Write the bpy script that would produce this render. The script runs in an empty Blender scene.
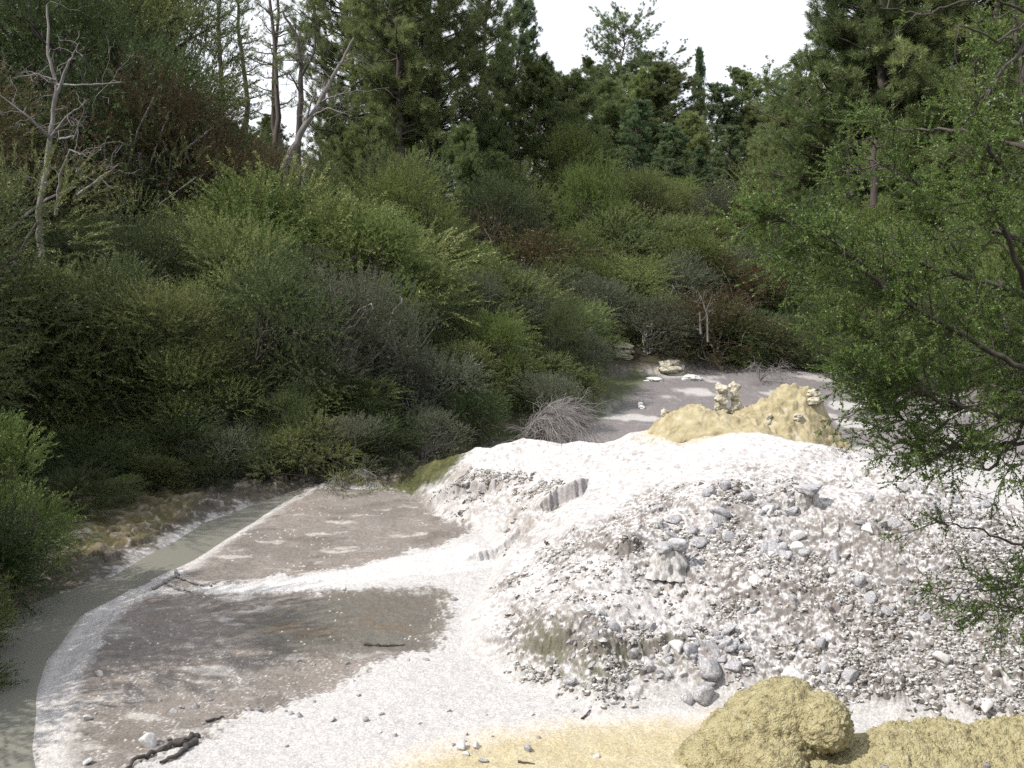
import bpy, math, random
import numpy as np
from mathutils import Vector

# ------------------------------------------------------------------ camera, sky, sun, exposure
SC = bpy.context.scene
COL = SC.collection
CAM_H, PITCH, LENS = 6.0, math.radians(8.5), 35.0
cam_data = bpy.data.cameras.new("camera")
cam_data.lens = LENS; cam_data.sensor_width = 36.0
cam_data.clip_start = 0.1; cam_data.clip_end = 3000
cam = bpy.data.objects.new("camera", cam_data)
cam.location = (0, 0, CAM_H); cam.rotation_euler = (math.pi / 2 - PITCH, 0, 0)
COL.objects.link(cam); SC.camera = cam

SUN_EL, SUN_AZ = math.radians(50), math.radians(-112)      # azimuth from +Y towards +X: the sun stands left and a little behind the viewer
sv = Vector((math.cos(SUN_EL) * math.sin(SUN_AZ), math.cos(SUN_EL) * math.cos(SUN_AZ), math.sin(SUN_EL)))
W = bpy.data.worlds.new("World"); SC.world = W; W.use_nodes = True
wn, wl = W.node_tree.nodes, W.node_tree.links
wn.clear()
w_out = wn.new("ShaderNodeOutputWorld"); w_bg = wn.new("ShaderNodeBackground")
sky = wn.new("ShaderNodeTexSky"); sky.sky_type = 'NISHITA'; sky.sun_disc = False
sky.sun_elevation = SUN_EL; sky.sun_rotation = SUN_AZ
sky.air_density = 1.0; sky.dust_density = 2.0
tc = wn.new("ShaderNodeTexCoord"); cmap = wn.new("ShaderNodeMapping"); cmap.inputs['Scale'].default_value = (1.2, 1.2, 3.0)
cn = wn.new("ShaderNodeTexNoise"); cn.inputs['Scale'].default_value = 1.6; cn.inputs['Detail'].default_value = 6
cr = wn.new("ShaderNodeValToRGB"); cr.color_ramp.elements[0].position = 0.30; cr.color_ramp.elements[1].position = 0.52
cr.color_ramp.elements[0].color = (0.4, 0.4, 0.4, 1); cr.color_ramp.elements[1].color = (1, 1, 1, 1)
cm = wn.new("ShaderNodeMixRGB"); cm.inputs['Color2'].default_value = (11.0, 11.4, 12.2, 1)     # thin bright cloud
wl.new(tc.outputs['Generated'], cmap.inputs['Vector']); wl.new(cmap.outputs['Vector'], cn.inputs['Vector'])
wl.new(cn.outputs['Fac'], cr.inputs['Fac']); wl.new(cr.outputs['Color'], cm.inputs['Fac'])
wl.new(sky.outputs['Color'], cm.inputs['Color1']); wl.new(cm.outputs['Color'], w_bg.inputs['Color'])
w_bg.inputs['Strength'].default_value = 0.085
wl.new(w_bg.outputs['Background'], w_out.inputs['Surface'])

sun_d = bpy.data.lights.new("sun", 'SUN'); sun_d.energy = 4.2; sun_d.angle = math.radians(0.6); sun_d.color = (1.0, 0.95, 0.87)
sun = bpy.data.objects.new("sun", sun_d); sun.rotation_euler = sv.to_track_quat('Z', 'Y').to_euler(); sun.location = sv * 80
COL.objects.link(sun)

vs = SC.view_settings
vs.view_transform = 'Standard'; vs.look = 'None'; vs.gamma = 1.0; vs.use_curve_mapping = False
vs.exposure = 0.46
SC.render.engine = 'CYCLES'
cy = SC.cycles
cy.max_bounces = 5; cy.diffuse_bounces = 3; cy.glossy_bounces = 2; cy.transmission_bounces = 3; cy.transparent_max_bounces = 4
cy.use_denoising = False; cy.sample_clamp_indirect = 2.0; cy.blur_glossy = 1.0

# ------------------------------------------------------------------ helpers
F = LENS / 36.0 * 1024.0
CP, SP = math.cos(PITCH), math.sin(PITCH)
def ray(u, v):
    cx, cyy = (u - 512) / F, (384 - v) / F
    return np.array([cx, CP + cyy * SP, -SP + cyy * CP])
def at(u, v, d):                                     # the point d metres ahead that is seen at (u, v)
    r = ray(u, v); t = d / r[1]
    return np.array([r[0] * t, d, CAM_H + r[2] * t])
def flat(u, v, z=0.0):
    r = ray(u, v); t = (z - CAM_H) / r[2]
    return np.array([r[0] * t, r[1] * t])
def project(x, y, z):
    dz = z - CAM_H
    dep = y * CP - dz * SP
    up = y * SP + dz * CP
    return 512 + F * x / dep, 384 - F * up / dep

_rs = np.random.RandomState(7)
_perm = np.concatenate([_rs.permutation(256)] * 3)
def perlin(x, y, z=None, seed=0):
    x = np.asarray(x, float) + seed * 17.31; y = np.asarray(y, float) + seed * 9.73
    zz = np.zeros_like(x) + seed * 3.1 if z is None else np.asarray(z, float) + seed * 5.3
    xi, yi, zi = np.floor(x).astype(int), np.floor(y).astype(int), np.floor(zz).astype(int)
    xf, yf, zf = x - xi, y - yi, zz - zi
    u, v, w = [t * t * t * (t * (t * 6 - 15) + 10) for t in (xf, yf, zf)]
    def g(ix, iy, iz, fx, fy, fz):
        h = _perm[(_perm[(_perm[ix & 255] + iy) & 255] + iz) & 255] & 15
        a = np.where(h < 8, fx, fy)
        b = np.where(h < 4, fy, np.where((h == 12) | (h == 14), fx, fz))
        return np.where(h & 1, -a, a) + np.where(h & 2, -b, b)
    def lerp(a, b, t): return a + (b - a) * t
    res = []
    if z is None:
        h0 = lambda ix, iy: _perm[_perm[ix & 255] + (iy & 255)] & 7
        GX = np.array([1, -1, 1, -1, 1.4, -1.4, 0, 0]); GY = np.array([1, 1, -1, -1, 0, 0, 1.4, -1.4])
        def g2(ix, iy, fx, fy):
            h = h0(ix, iy); return GX[h] * fx + GY[h] * fy
        return lerp(lerp(g2(xi, yi, xf, yf), g2(xi + 1, yi, xf - 1, yf), u), lerp(g2(xi, yi + 1, xf, yf - 1), g2(xi + 1, yi + 1, xf - 1, yf - 1), u), v)
    for dz in (0, 1):
        res.append(lerp(lerp(g(xi, yi, zi + dz, xf, yf, zf - dz), g(xi + 1, yi, zi + dz, xf - 1, yf, zf - dz), u),
                        lerp(g(xi, yi + 1, zi + dz, xf, yf - 1, zf - dz), g(xi + 1, yi + 1, zi + dz, xf - 1, yf - 1, zf - dz), u), v))
    return lerp(res[0], res[1], w)
def fbm(x, y, octv=4, seed=0, gain=0.5, z=None):
    s, a, f = 0, 1.0, 1.0
    for i in range(octv):
        s = s + a * perlin(x * f, y * f, None if z is None else z * f, seed + i); a *= gain; f *= 2.03
    return s
def _h(ix, iy, k):
    n = (ix * 374761393 + iy * 668265263 + k * 974634777) & 0x7fffffff
    n = ((n ^ (n >> 13)) * 1274126177) & 0x7fffffff
    return ((n ^ (n >> 16)) & 0xffff) / 65535.0
def worley(x, y, k=0):
    xi, yi = np.floor(x).astype(np.int64), np.floor(y).astype(np.int64)
    f1 = np.full(x.shape, 9.0); f2 = np.full(x.shape, 9.0); idr = np.zeros(x.shape)
    for dx in (-1, 0, 1):
        for dy in (-1, 0, 1):
            cx_, cy_ = xi + dx, yi + dy
            d = np.hypot(cx_ + _h(cx_, cy_, k) - x, cy_ + _h(cx_, cy_, k + 1) - y)
            r = _h(cx_, cy_, k + 2)
            near = d < f1
            f2 = np.where(near, f1, np.minimum(f2, d)); idr = np.where(near, r, idr); f1 = np.where(near, d, f1)
    return f1, f2, idr
def sstep(a, b, x):
    t = np.clip((x - a) / (b - a), 0, 1); return t * t * (3 - 2 * t)
def sdist(poly, x, y):                               # signed distance, positive inside
    poly = np.asarray(poly, float); n = len(poly)
    d = np.full(np.shape(x), 1e9); ins = np.zeros(np.shape(x), bool)
    for i in range(n):
        ax, ay = poly[i]; bx, by = poly[(i + 1) % n]
        ex, ey = bx - ax, by - ay
        t = np.clip(((x - ax) * ex + (y - ay) * ey) / (ex * ex + ey * ey + 1e-12), 0, 1)
        d = np.minimum(d, np.hypot(x - ax - t * ex, y - ay - t * ey))
        c = ((ay > y) != (by > y)) & (x < (bx - ax) * (y - ay) / (by - ay + 1e-12) + ax)
        ins ^= c
    return np.where(ins, d, -d)

class Geo:
    """collects quads / tris and builds ONE mesh object"""
    def __init__(self): self.v, self.f, self.t, self.n = [], [], [], 0
    def add(self, verts, faces, tint=None):
        verts = np.asarray(verts, float).reshape(-1, 3); faces = np.asarray(faces, int)
        self.v.append(verts); self.f.append(faces + self.n); self.n += len(verts)
        self.t.append(np.full(len(verts), 0.5) if tint is None else np.broadcast_to(np.asarray(tint, float), (len(verts),)))
    def tube(self, pts, rad, n=5, tint=0.5):
        pts = np.asarray(pts, float); m = len(pts)
        rad = np.broadcast_to(np.asarray(rad, float), (m,))
        tan = np.gradient(pts, axis=0); tan /= np.linalg.norm(tan, axis=1)[:, None] + 1e-9
        ref = np.array([0.31, 0.87, 0.37]) if abs(tan[0][2]) > 0.6 else np.array([0.1, 0.2, 1.0])
        a = np.cross(tan, ref); a /= np.linalg.norm(a, axis=1)[:, None] + 1e-9
        b = np.cross(tan, a)
        th = np.arange(n) * 2 * math.pi / n
        ring = pts[:, None, :] + rad[:, None, None] * (np.cos(th)[None, :, None] * a[:, None, :] + np.sin(th)[None, :, None] * b[:, None, :])
        i, j = np.meshgrid(np.arange(m - 1), np.arange(n), indexing='ij')
        q = np.stack([i * n + j, i * n + (j + 1) % n, (i + 1) * n + (j + 1) % n, (i + 1) * n + j], -1).reshape(-1, 4)
        self.add(ring.reshape(-1, 3), q, tint)
    def blades(self, pos, dirs, length, width, rng, tint=0.5):
        n = len(pos)
        dirs = dirs / (np.linalg.norm(dirs, axis=1)[:, None] + 1e-9)
        side = np.cross(dirs, rng.normal(size=(n, 3))); side /= np.linalg.norm(side, axis=1)[:, None] + 1e-9
        L = np.broadcast_to(length, (n,))[:, None]; Wd = np.broadcast_to(width, (n,))[:, None]
        v = np.stack([pos, pos + dirs * L * 0.45 + side * Wd * 0.5, pos + dirs * L, pos + dirs * L * 0.45 - side * Wd * 0.5], 1).reshape(-1, 3)
        self.add(v, np.arange(n * 4).reshape(-1, 4), np.repeat(np.broadcast_to(tint, (n,)), 4))
    def mesh(self, name, mat, smooth=False):
        me = bpy.data.meshes.new(name)
        V = np.concatenate(self.v); T = np.concatenate(self.t)
        me.vertices.add(len(V)); me.vertices.foreach_set("co", V.astype(np.float32).ravel())
        loops = np.concatenate([f.ravel() for f in self.f]); sizes = np.concatenate([np.full(len(f), f.shape[1]) for f in self.f])
        me.loops.add(len(loops)); me.loops.foreach_set("vertex_index", loops.astype(np.int32))
        me.polygons.add(len(sizes))
        me.polygons.foreach_set("loop_start", (np.cumsum(sizes) - sizes).astype(np.int32))
        me.polygons.foreach_set("loop_total", sizes.astype(np.int32))
        if smooth: me.polygons.foreach_set("use_smooth", np.ones(len(sizes), bool))
        at_ = me.attributes.new("tint", 'FLOAT', 'POINT'); at_.data.foreach_set("value", T.astype(np.float32))
        me.update(); me.validate()
        if mat: me.materials.append(mat)
        return me
    def build(self, name, mat, parent=None, smooth=False):
        return link(name, self.mesh(name, mat, smooth), parent)
def link(name, me, parent=None):
    o = bpy.data.objects.new(name, me); COL.objects.link(o)
    if parent: o.parent = parent
    return o
def tag(o, label=None, cat=None, group=None, kind=None):
    for k, v in (("label", label), ("category", cat), ("group", group), ("kind", kind)):
        if v: o[k] = v
    return o
def empty(name, loc=(0, 0, 0), rz=0.0, sc=1.0):
    o = bpy.data.objects.new(name, None); COL.objects.link(o)
    o.empty_display_size = 0.2; o.location = loc; o.rotation_euler = (0, 0, rz); o.scale = (sc, sc, sc) if np.isscalar(sc) else sc
    return o
def copy_tree(root):
    r = root.copy(); COL.objects.link(r)
    for ch in list(root.children):
        c = ch.copy(); COL.objects.link(c); c.parent = r
    return r

ORD = ["first", "second", "third", "fourth", "fifth", "sixth", "seventh", "eighth", "ninth", "tenth", "eleventh", "twelfth", "thirteenth",
       "fourteenth", "fifteenth", "sixteenth", "seventeenth", "eighteenth", "nineteenth", "twentieth"]
TENS = ["", "", "twenty", "thirty", "forty", "fifty", "sixty"]
def ordinal(i):
    if i < 20: return ORD[i]
    t, u = divmod(i + 1, 10)
    return TENS[t] + "-" + ORD[u - 1] if u else TENS[t][:-1] + "ieth"

# ------------------------------------------------------------------ materials
def new_mat(name):
    m = bpy.data.materials.new(name); m.use_nodes = True
    nt = m.node_tree; nt.nodes.clear()
    return m, nt.nodes, nt.links
def ramp(nodes, stops):
    r = nodes.new("ShaderNodeValToRGB"); e = r.color_ramp.elements
    while len(e) < len(stops): e.new(0.5)
    for el, (p, c) in zip(e, stops): el.position = p; el.color = (*c, 1)
    return r
def leaf_mat(name, c0, c1, c2, trans=0.3, var=0.25):
    m, n, l = new_mat(name)
    at_ = n.new("ShaderNodeAttribute"); at_.attribute_name = "tint"
    rp = ramp(n, [(0.0, c0), (0.55, c1), (1.0, c2)])
    oi = n.new("ShaderNodeObjectInfo")
    mr = n.new("ShaderNodeMapRange"); mr.inputs[3].default_value = 1 - var; mr.inputs[4].default_value = 1 + var
    hsv = n.new("ShaderNodeHueSaturation")
    mh = n.new("ShaderNodeMapRange"); mh.inputs[3].default_value = 0.485; mh.inputs[4].default_value = 0.515
    ml = n.new("ShaderNodeMath"); ml.operation = 'FRACT'; mm = n.new("ShaderNodeMath"); mm.operation = 'MULTIPLY'; mm.inputs[1].default_value = 7.13
    l.new(oi.outputs['Random'], mm.inputs[0]); l.new(mm.outputs[0], ml.inputs[0]); l.new(ml.outputs[0], mh.inputs[0])
    l.new(oi.outputs['Random'], mr.inputs[0]); l.new(at_.outputs['Fac'], rp.inputs['Fac'])
    l.new(rp.outputs['Color'], hsv.inputs['Color']); l.new(mr.outputs[0], hsv.inputs['Value']); l.new(mh.outputs[0], hsv.inputs['Hue'])
    d = n.new("ShaderNodeBsdfDiffuse"); t = n.new("ShaderNodeBsdfTranslucent"); mx = n.new("ShaderNodeMixShader"); mx.inputs[0].default_value = trans
    g = n.new("ShaderNodeBsdfGlossy"); g.inputs['Roughness'].default_value = 0.45; g.inputs['Color'].default_value = (0.8, 0.8, 0.8, 1)
    m2 = n.new("ShaderNodeMixShader"); m2.inputs[0].default_value = 0.03
    o = n.new("ShaderNodeOutputMaterial")
    for s in (d, t): l.new(hsv.outputs['Color'], s.inputs['Color'])
    l.new(d.outputs[0], mx.inputs[1]); l.new(t.outputs[0], mx.inputs[2]); l.new(mx.outputs[0], m2.inputs[1]); l.new(g.outputs[0], m2.inputs[2])
    l.new(m2.outputs[0], o.inputs['Surface'])
    return m
def noisy_mat(name, stops, scale=6.0, rough=0.85, bump=0.4, bump_scale=30.0, spec=0.3, stretch=(1, 1, 1), dist=0.02):
    m, n, l = new_mat(name)
    tcx = n.new("ShaderNodeTexCoord"); mp = n.new("ShaderNodeMapping"); mp.inputs['Scale'].default_value = stretch
    nz = n.new("ShaderNodeTexNoise"); nz.inputs['Scale'].default_value = scale; nz.inputs['Detail'].default_value = 7; nz.inputs['Roughness'].default_value = 0.65
    rp = ramp(n, stops)
    nb = n.new("ShaderNodeTexNoise"); nb.inputs['Scale'].default_value = bump_scale; nb.inputs['Detail'].default_value = 6
    bp = n.new("ShaderNodeBump"); bp.inputs['Strength'].default_value = bump; bp.inputs['Distance'].default_value = dist
    b = n.new("ShaderNodeBsdfPrincipled"); b.inputs['Roughness'].default_value = rough; b.inputs['Specular IOR Level'].default_value = spec
    o = n.new("ShaderNodeOutputMaterial")
    l.new(tcx.outputs['Object'], mp.inputs[0]); l.new(mp.outputs[0], nz.inputs['Vector']); l.new(mp.outputs[0], nb.inputs['Vector'])
    l.new(nz.outputs['Fac'], rp.inputs['Fac']); l.new(rp.outputs['Color'], b.inputs['Base Color'])
    l.new(nb.outputs['Fac'], bp.inputs['Height']); l.new(bp.outputs[0], b.inputs['Normal']); l.new(b.outputs[0], o.inputs['Surface'])
    return m

M = {}
M['olive'] = leaf_mat("olive_foliage", (0.064, 0.082, 0.030), (0.140, 0.170, 0.058), (0.215, 0.24, 0.090))
M['bright'] = leaf_mat("yellow_green_foliage", (0.075, 0.108, 0.030), (0.148, 0.192, 0.052), (0.225, 0.262, 0.088))
M['deep'] = leaf_mat("deep_green_foliage", (0.034, 0.050, 0.020), (0.072, 0.100, 0.036), (0.12, 0.150, 0.058))
M['grey_leaf'] = leaf_mat("grey_green_foliage", (0.055, 0.062, 0.040), (0.105, 0.115, 0.072), (0.16, 0.17, 0.11))
M['rust'] = leaf_mat("rusty_foliage", (0.075, 0.038, 0.020), (0.085, 0.065, 0.030), (0.085, 0.105, 0.038))
M['pine'] = leaf_mat("pine_needles", (0.075, 0.100, 0.040), (0.145, 0.185, 0.072), (0.22, 0.26, 0.105), 0.38)
M['pine_blue'] = leaf_mat("blue_green_needles", (0.070, 0.100, 0.050), (0.130, 0.182, 0.085), (0.20, 0.255, 0.125), 0.38)
M['pine_light'] = leaf_mat("yellow_green_needles", (0.088, 0.122, 0.044), (0.170, 0.220, 0.078), (0.245, 0.285, 0.115), 0.38)
M['near'] = leaf_mat("small_bright_leaves", (0.070, 0.108, 0.024), (0.138, 0.200, 0.044), (0.22, 0.29, 0.080), 0.45)
M['bark'] = noisy_mat("dark_bark", [(0.3, (0.035, 0.030, 0.025)), (0.6, (0.075, 0.065, 0.055)), (0.8, (0.12, 0.105, 0.09))], 8, bump=0.6, stretch=(1, 1, 0.25))
M['pine_bark'] = noisy_mat("pine_bark", [(0.3, (0.045, 0.035, 0.030)), (0.7, (0.11, 0.09, 0.08))], 6, bump=0.6, stretch=(1, 1, 0.2))
M['dead'] = noisy_mat("bleached_dead_wood", [(0.3, (0.10, 0.09, 0.085)), (0.6, (0.20, 0.185, 0.175)), (0.8, (0.32, 0.30, 0.285))], 5, bump=0.4, stretch=(1, 1, 0.2))
M['twig'] = noisy_mat("grey_dead_twigs", [(0.3, (0.13, 0.12, 0.115)), (0.7, (0.27, 0.252, 0.242))], 6, bump=0.1)
M['wet_wood'] = noisy_mat("wet_dark_wood", [(0.3, (0.03, 0.026, 0.024)), (0.7, (0.09, 0.08, 0.075))], 9, bump=0.4)
M['rock'] = noisy_mat("pale_silica_rock", [(0.30, (0.13, 0.125, 0.13)), (0.47, (0.30, 0.295, 0.31)), (0.64, (0.48, 0.475, 0.49))], 5.5, bump=0.6, bump_scale=22)
M['white_rock'] = noisy_mat("white_silica_rock", [(0.28, (0.32, 0.30, 0.30)), (0.5, (0.54, 0.53, 0.52)), (0.7, (0.62, 0.61, 0.60))], 4, bump=0.5, bump_scale=20)
M['column'] = noisy_mat("fluted_earth", [(0.34, (0.19, 0.175, 0.16)), (0.5, (0.38, 0.37, 0.36)), (0.62, (0.50, 0.49, 0.485))], 7, bump=0.7, bump_scale=14, stretch=(3.2, 3.2, 0.5))
M['sulphur'] = noisy_mat("sulphur_crust", [(0.27, (0.11, 0.097, 0.062)), (0.37, (0.21, 0.185, 0.11)), (0.46, (0.36, 0.315, 0.175)), (0.60, (0.43, 0.385, 0.225)), (0.72, (0.47, 0.445, 0.34))], 9, bump=1.0, bump_scale=40, dist=0.06)
M['sand'] = noisy_mat("yellow_sulphur_sand", [(0.30, (0.15, 0.125, 0.08)), (0.45, (0.285, 0.243, 0.145)), (0.58, (0.345, 0.30, 0.19)), (0.70, (0.39, 0.365, 0.295))], 4.5, bump=0.7, bump_scale=24)
M['pillar'] = noisy_mat("cream_sinter", [(0.28, (0.17, 0.15, 0.11)), (0.48, (0.38, 0.35, 0.27)), (0.7, (0.54, 0.52, 0.45))], 7, bump=0.9, bump_scale=16)

# ------------------------------------------------------------------ terrain
VALLEY = [(-8.2, -6), (-8.4, 9), (-9.0, 14), (-10.6, 19), (-11.2, 24.0), (-5.3, 24.6), (-2.9, 26.2), (0.8, 30), (3.6, 35), (4.2, 42.6),
          (7.6, 43.5), (12.7, 47.5), (17, 50), (17.5, 40), (15, 28), (12.5, 19), (10, 10), (9, -6)]
FOOT_PX = [(413, 497), (440, 516), (478, 530), (497, 556), (486, 585), (462, 618), (462, 650), (520, 688), (600, 712), (690, 706), (800, 712), (900, 720), (1030, 728), (1180, 735)]
TERRACE = [tuple(flat(u, v)) for u, v in FOOT_PX] + [(11.5, 15), (10.2, 19.5), (8.2, 22.4), (5.5, 24.2), (2, 24.6), (-0.5, 24.6), (-2.6, 24.6)]
WATER_PX = [(325, 478), (285, 502), (243, 528), (168, 577), (112, 612), (82, 650), (66, 686), (58, 735), (64, 775), (90, 830), (-260, 830), (-240, 700), (-120, 640),
            (10, 592), (62, 574), (112, 560), (148, 540), (196, 514), (245, 496), (290, 483)]
WATER = [tuple(flat(u, v)) for u, v in WATER_PX]
CORE_PX = [(305, 480), (266, 507), (205, 546), (145, 572), (84, 606), (44, 650), (30, 690), (26, 735), (30, 775), (50, 830), (-260, 830), (-240, 700), (-120, 650),
           (0, 606), (62, 582), (115, 567), (152, 546), (205, 516), (252, 498)]
CORE = [tuple(flat(u, v)) for u, v in CORE_PX]

def base_z(x, y):
    x = np.asarray(x, float); y = np.asarray(y, float)
    s = -sdist(VALLEY, x, y)
    slope = np.interp(x, [-20, -9, -2, 4, 12, 20], [0.30, 0.30, 0.38, 0.44, 0.44, 0.46])
    top = np.interp(x, [-40, -15, 0, 12, 30], [10.0, 10.0, 12.0, 11.0, 11.5])
    sp = np.maximum(s + 0.3, 0)
    z = top * (1 - np.exp(-sp * slope / top))
    z = z + np.where(s > 0, sstep(0, 6, s) * 0.55 * fbm(x * 0.16, y * 0.16, 3, 3), 0)
    z = np.where(s > 45, z - (s - 45) * 0.03, z)
    z = z + sstep(9.6, 1.0, y) * 4.35 + sstep(1.0, -8, y) * 0.8                    # the bank the viewer stands on
    z = z + 0.05 * fbm(x * 0.35, y * 0.35, 3, 11) * (s < 1)
    # terrace
    st = sdist(TERRACE, x, y)
    hx = np.interp(x, [-3.0, -1.5, -0.3, 1.5, 3.5, 6, 10], [0.8, 1.25, 1.62, 2.0, 2.28, 2.35, 2.25])
    Ls = np.interp(x, [-3, -0.5, 2, 6], [1.7, 3.4, 5.6, 6.2])
    t = np.clip(st / Ls, 0, 1)
    prof = 1 - (1 - t) ** 1.7
    z = z + np.where(st > 0, hx * prof, 0)
    # stream bed
    sw = sdist(WATER, x, y)
    z = z - 0.125 * sstep(-0.25, 0.30, sw) - 0.22 * sstep(-0.15, 0.35, sdist(CORE, x, y))
    return z

def ground(u, v):                                    # where the line of sight through (u, v) meets the terrain
    r = ray(u, v); t = np.concatenate([np.arange(6, 40, 0.05), np.arange(40, 200, 0.25)])
    P = r[None, :] * t[:, None]; zz = CAM_H + P[:, 2] - base_z(P[:, 0], P[:, 1])
    k = np.argmax(zz < 0)
    if zz[k] >= 0: k = len(t) - 1
    return np.array([P[k, 0], P[k, 1], CAM_H + P[k, 2]])
def gpoly(px): return [tuple(ground(u, v)[:2]) for u, v in px]

def axis(lo, hi, step, far_lo, far_hi, gr):
    core = np.arange(lo, hi + step / 2, step); a = []; s, p = step, hi
    while p < far_hi: s *= gr; p += s; a.append(p)
    b = []; s, p = step, lo
    while p > far_lo: s *= gr; p -= s; b.append(p)
    return np.concatenate([b[::-1], core, a])
xs = axis(-7.2, 8.4, 0.0165, -420, 420, 1.045)
ys = np.concatenate([axis(10.6, 20.5, 0.0165, -60, 20.5, 1.16), axis(20.54, 29, 0.034, 20.54, 800, 1.05)])
X, Y = np.meshgrid(xs, ys)
Z = base_z(X, Y)
st = sdist(TERRACE, X, Y); sV = -sdist(VALLEY, X, Y); sw = sdist(WATER, X, Y); score = sdist(CORE, X, Y)
near = (Y > 9.5) & (Y < 32) & (np.abs(X) < 14)

# roughness of the eroded slope: little rain pillars and ledges
ROUGH = gpoly([(490, 590), (540, 555), (600, 525), (640, 495), (700, 470), (780, 455), (900, 460), (1050, 480), (1180, 500), (1180, 738), (900, 724), (800, 714), (690, 704), (600, 710), (520, 686), (480, 655), (500, 620)])
sR = sdist(ROUGH, X, Y)
rough = sstep(-0.35, 0.55, sR + 0.45 * fbm(X * 0.9, Y * 0.9, 3, 21)) * sstep(-0.1, 0.25, st)
bench = sstep(-0.3, 0.3, sdist(gpoly([(525, 560), (600, 560), (640, 578), (705, 592), (700, 618), (610, 628), (545, 622), (500, 600)]), X, Y) + 0.4 * fbm(X * 1.2, Y * 1.2, 4, 25))
rough = rough * (1 - 0.75 * bench) * (1 - 0.5 * sstep(1.35, 1.95, Z + 0.45 * fbm(X * 0.8, Y * 0.8, 3, 27)))
edge_l = gpoly([(420, 492), (445, 470), (500, 475), (540, 480), (560, 500), (520, 545), (495, 560), (455, 520)])
erode_l = sstep(-0.25, 0.3, sdist(edge_l, X, Y) + 0.35 * fbm(X * 1.3, Y * 1.3, 3, 23)) * sstep(0, 0.2, st)
det = np.zeros_like(Z)
# flow-aligned ridges on the smooth white crust
fl = fbm((X * 0.8 + Y * 0.45) * 2.6, (Y * 0.8 - X * 0.4) * 0.7, 4, 31)
on_t = sstep(0, 0.5, st)
det += on_t * 0.055 * fl
det += on_t * 0.13 * fbm(X * 0.6, Y * 0.6, 3, 35)
# ledges
lg = Z * 4.2 + 1.6 * fbm(X * 1.1, Y * 1.1, 5, 41)
frac = lg - np.floor(lg)
det += (rough * 0.75 + erode_l * 0.5) * (sstep(0.0, 0.25, frac) - frac) * 0.10 * sstep(-0.3, 0.5, fbm(X * 0.7, Y * 0.7, 2, 43))
f1, f2, cid = worley(X * 9.5, Y * 6.5, 5)
g1, g2, gid = worley(X * 17.0, Y * 12.0, 9)
pill = sstep(0.02, 0.30, f2 - f1)
patch = np.clip(0.55 + 0.9 * fbm(X * 0.8, Y * 0.8, 3, 51), 0.12, 1)
det += rough * patch * (0.055 * pill * (cid ** 2.6) + 0.040 * sstep(0.02, 0.35, g2 - g1) * gid)
det += (0.35 + rough) * on_t * 0.016 * fbm(X * 11, Y * 11, 3, 57)
det += erode_l * 0.05 * np.abs(fbm(X * 3.0, Y * 3.0, 4, 59))
# a short cliff band with flutes in the upper left of the terrace
CLIFFS = [((540, 512), (588, 482), 0.34), ((430, 505), (505, 488), 0.20), ((470, 560), (520, 535), 0.16), ((520, 650), (575, 655), 0.13), ((590, 660), (690, 640), 0.12), ((612, 560), (645, 550), 0.12)]
for (a, b, hgt) in CLIFFS:
    A, B = ground(*a)[:2], ground(*b)[:2]
    ex, ey = B - A; L = math.hypot(ex, ey)
    t = ((X - A[0]) * ex + (Y - A[1]) * ey) / L
    nn = ((X - A[0]) * -ey + (Y - A[1]) * ex) / L + 0.10 * fbm(X * 2.2, Y * 2.2, 3, 63) + 0.05 * fbm(t * 11, t * 0 + 3.1, 3, 65)
    if -ey * 0 + ex < 0: nn = -nn
    along = sstep(-0.15, 0.25, t) * sstep(L + 0.15, L - 0.25, t)
    prof = np.where(nn > 0, np.exp(-nn / 0.9), 0) * sstep(0.0, 0.05, nn)
    det += along * hgt * (prof * 0.7 - 0.45 * np.where(nn <= 0, np.exp(nn / 0.5), 0) * sstep(0.0, -0.05, nn))
# flat floor: dry mud cracks and pebbly grain
flo = (st < 0) & (sV < 0.5)
mudn = fbm(X * 4, Y * 4, 4, 71)
det += np.where(flo, 0.010 * mudn + 0.012 * np.maximum(0, fbm(X * 14, Y * 14, 2, 73)), 0) * sstep(0.1, -0.1, sw)
h1, h2, hid = worley(X * 17.0, Y * 17.0, 15)
gravel = np.where(hid > 0.962, np.clip(0.34 - h1, 0, 1) * 0.08, 0)
gzone = sstep(-0.2, 0.2, fbm(X * 0.7, Y * 0.7, 3, 75))
det += np.where(flo & (sw < -0.15), gravel * gzone, 0)
det *= sstep(9, 10, Y) * sstep(32, 29, Y)
Z = Z + det

# colours of the ground itself
def C(*c): return np.array(c, float)
col = np.zeros(X.shape + (3,))
col[:] = C(0.43, 0.417, 0.41)                       # pale silica
def lay(mask, c): 
    global col
    c = np.asarray(c, float)
    col = col * (1 - mask[..., None]) + c * mask[..., None]
n_big = fbm(X * 0.55, Y * 0.55, 4, 81); n_mid = fbm(X * 2.2, Y * 2.2, 4, 83); n_fine = fbm(X * 9, Y * 9, 3, 85)
wob = 0.20 * n_mid + 0.16 * n_fine + 0.10 * fbm(X * 22, Y * 22, 2, 161)
far = sstep(24, 28, Y)
lay(far, C(0.165, 0.15, 0.15)); lay(far * sstep(0.25, 0.5, fbm(X * 0.5, Y * 0.4, 5, 87)) * 0.8, C(0.46, 0.44, 0.43))
def mask(px, soft=0.18, wb=1.0):
    p = np.array(gpoly(px)); m = soft + 0.5 * wb + 0.1
    i0, i1 = np.searchsorted(xs, [p[:, 0].min() - m, p[:, 0].max() + m]); j0, j1 = np.searchsorted(ys, [p[:, 1].min() - m, p[:, 1].max() + m])
    out = np.zeros_like(X); w = (slice(j0, j1), slice(i0, i1))
    out[w] = sstep(-soft, soft, sdist(p, X[w], Y[w]) + wob[w] * wb)
    return out
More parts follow.
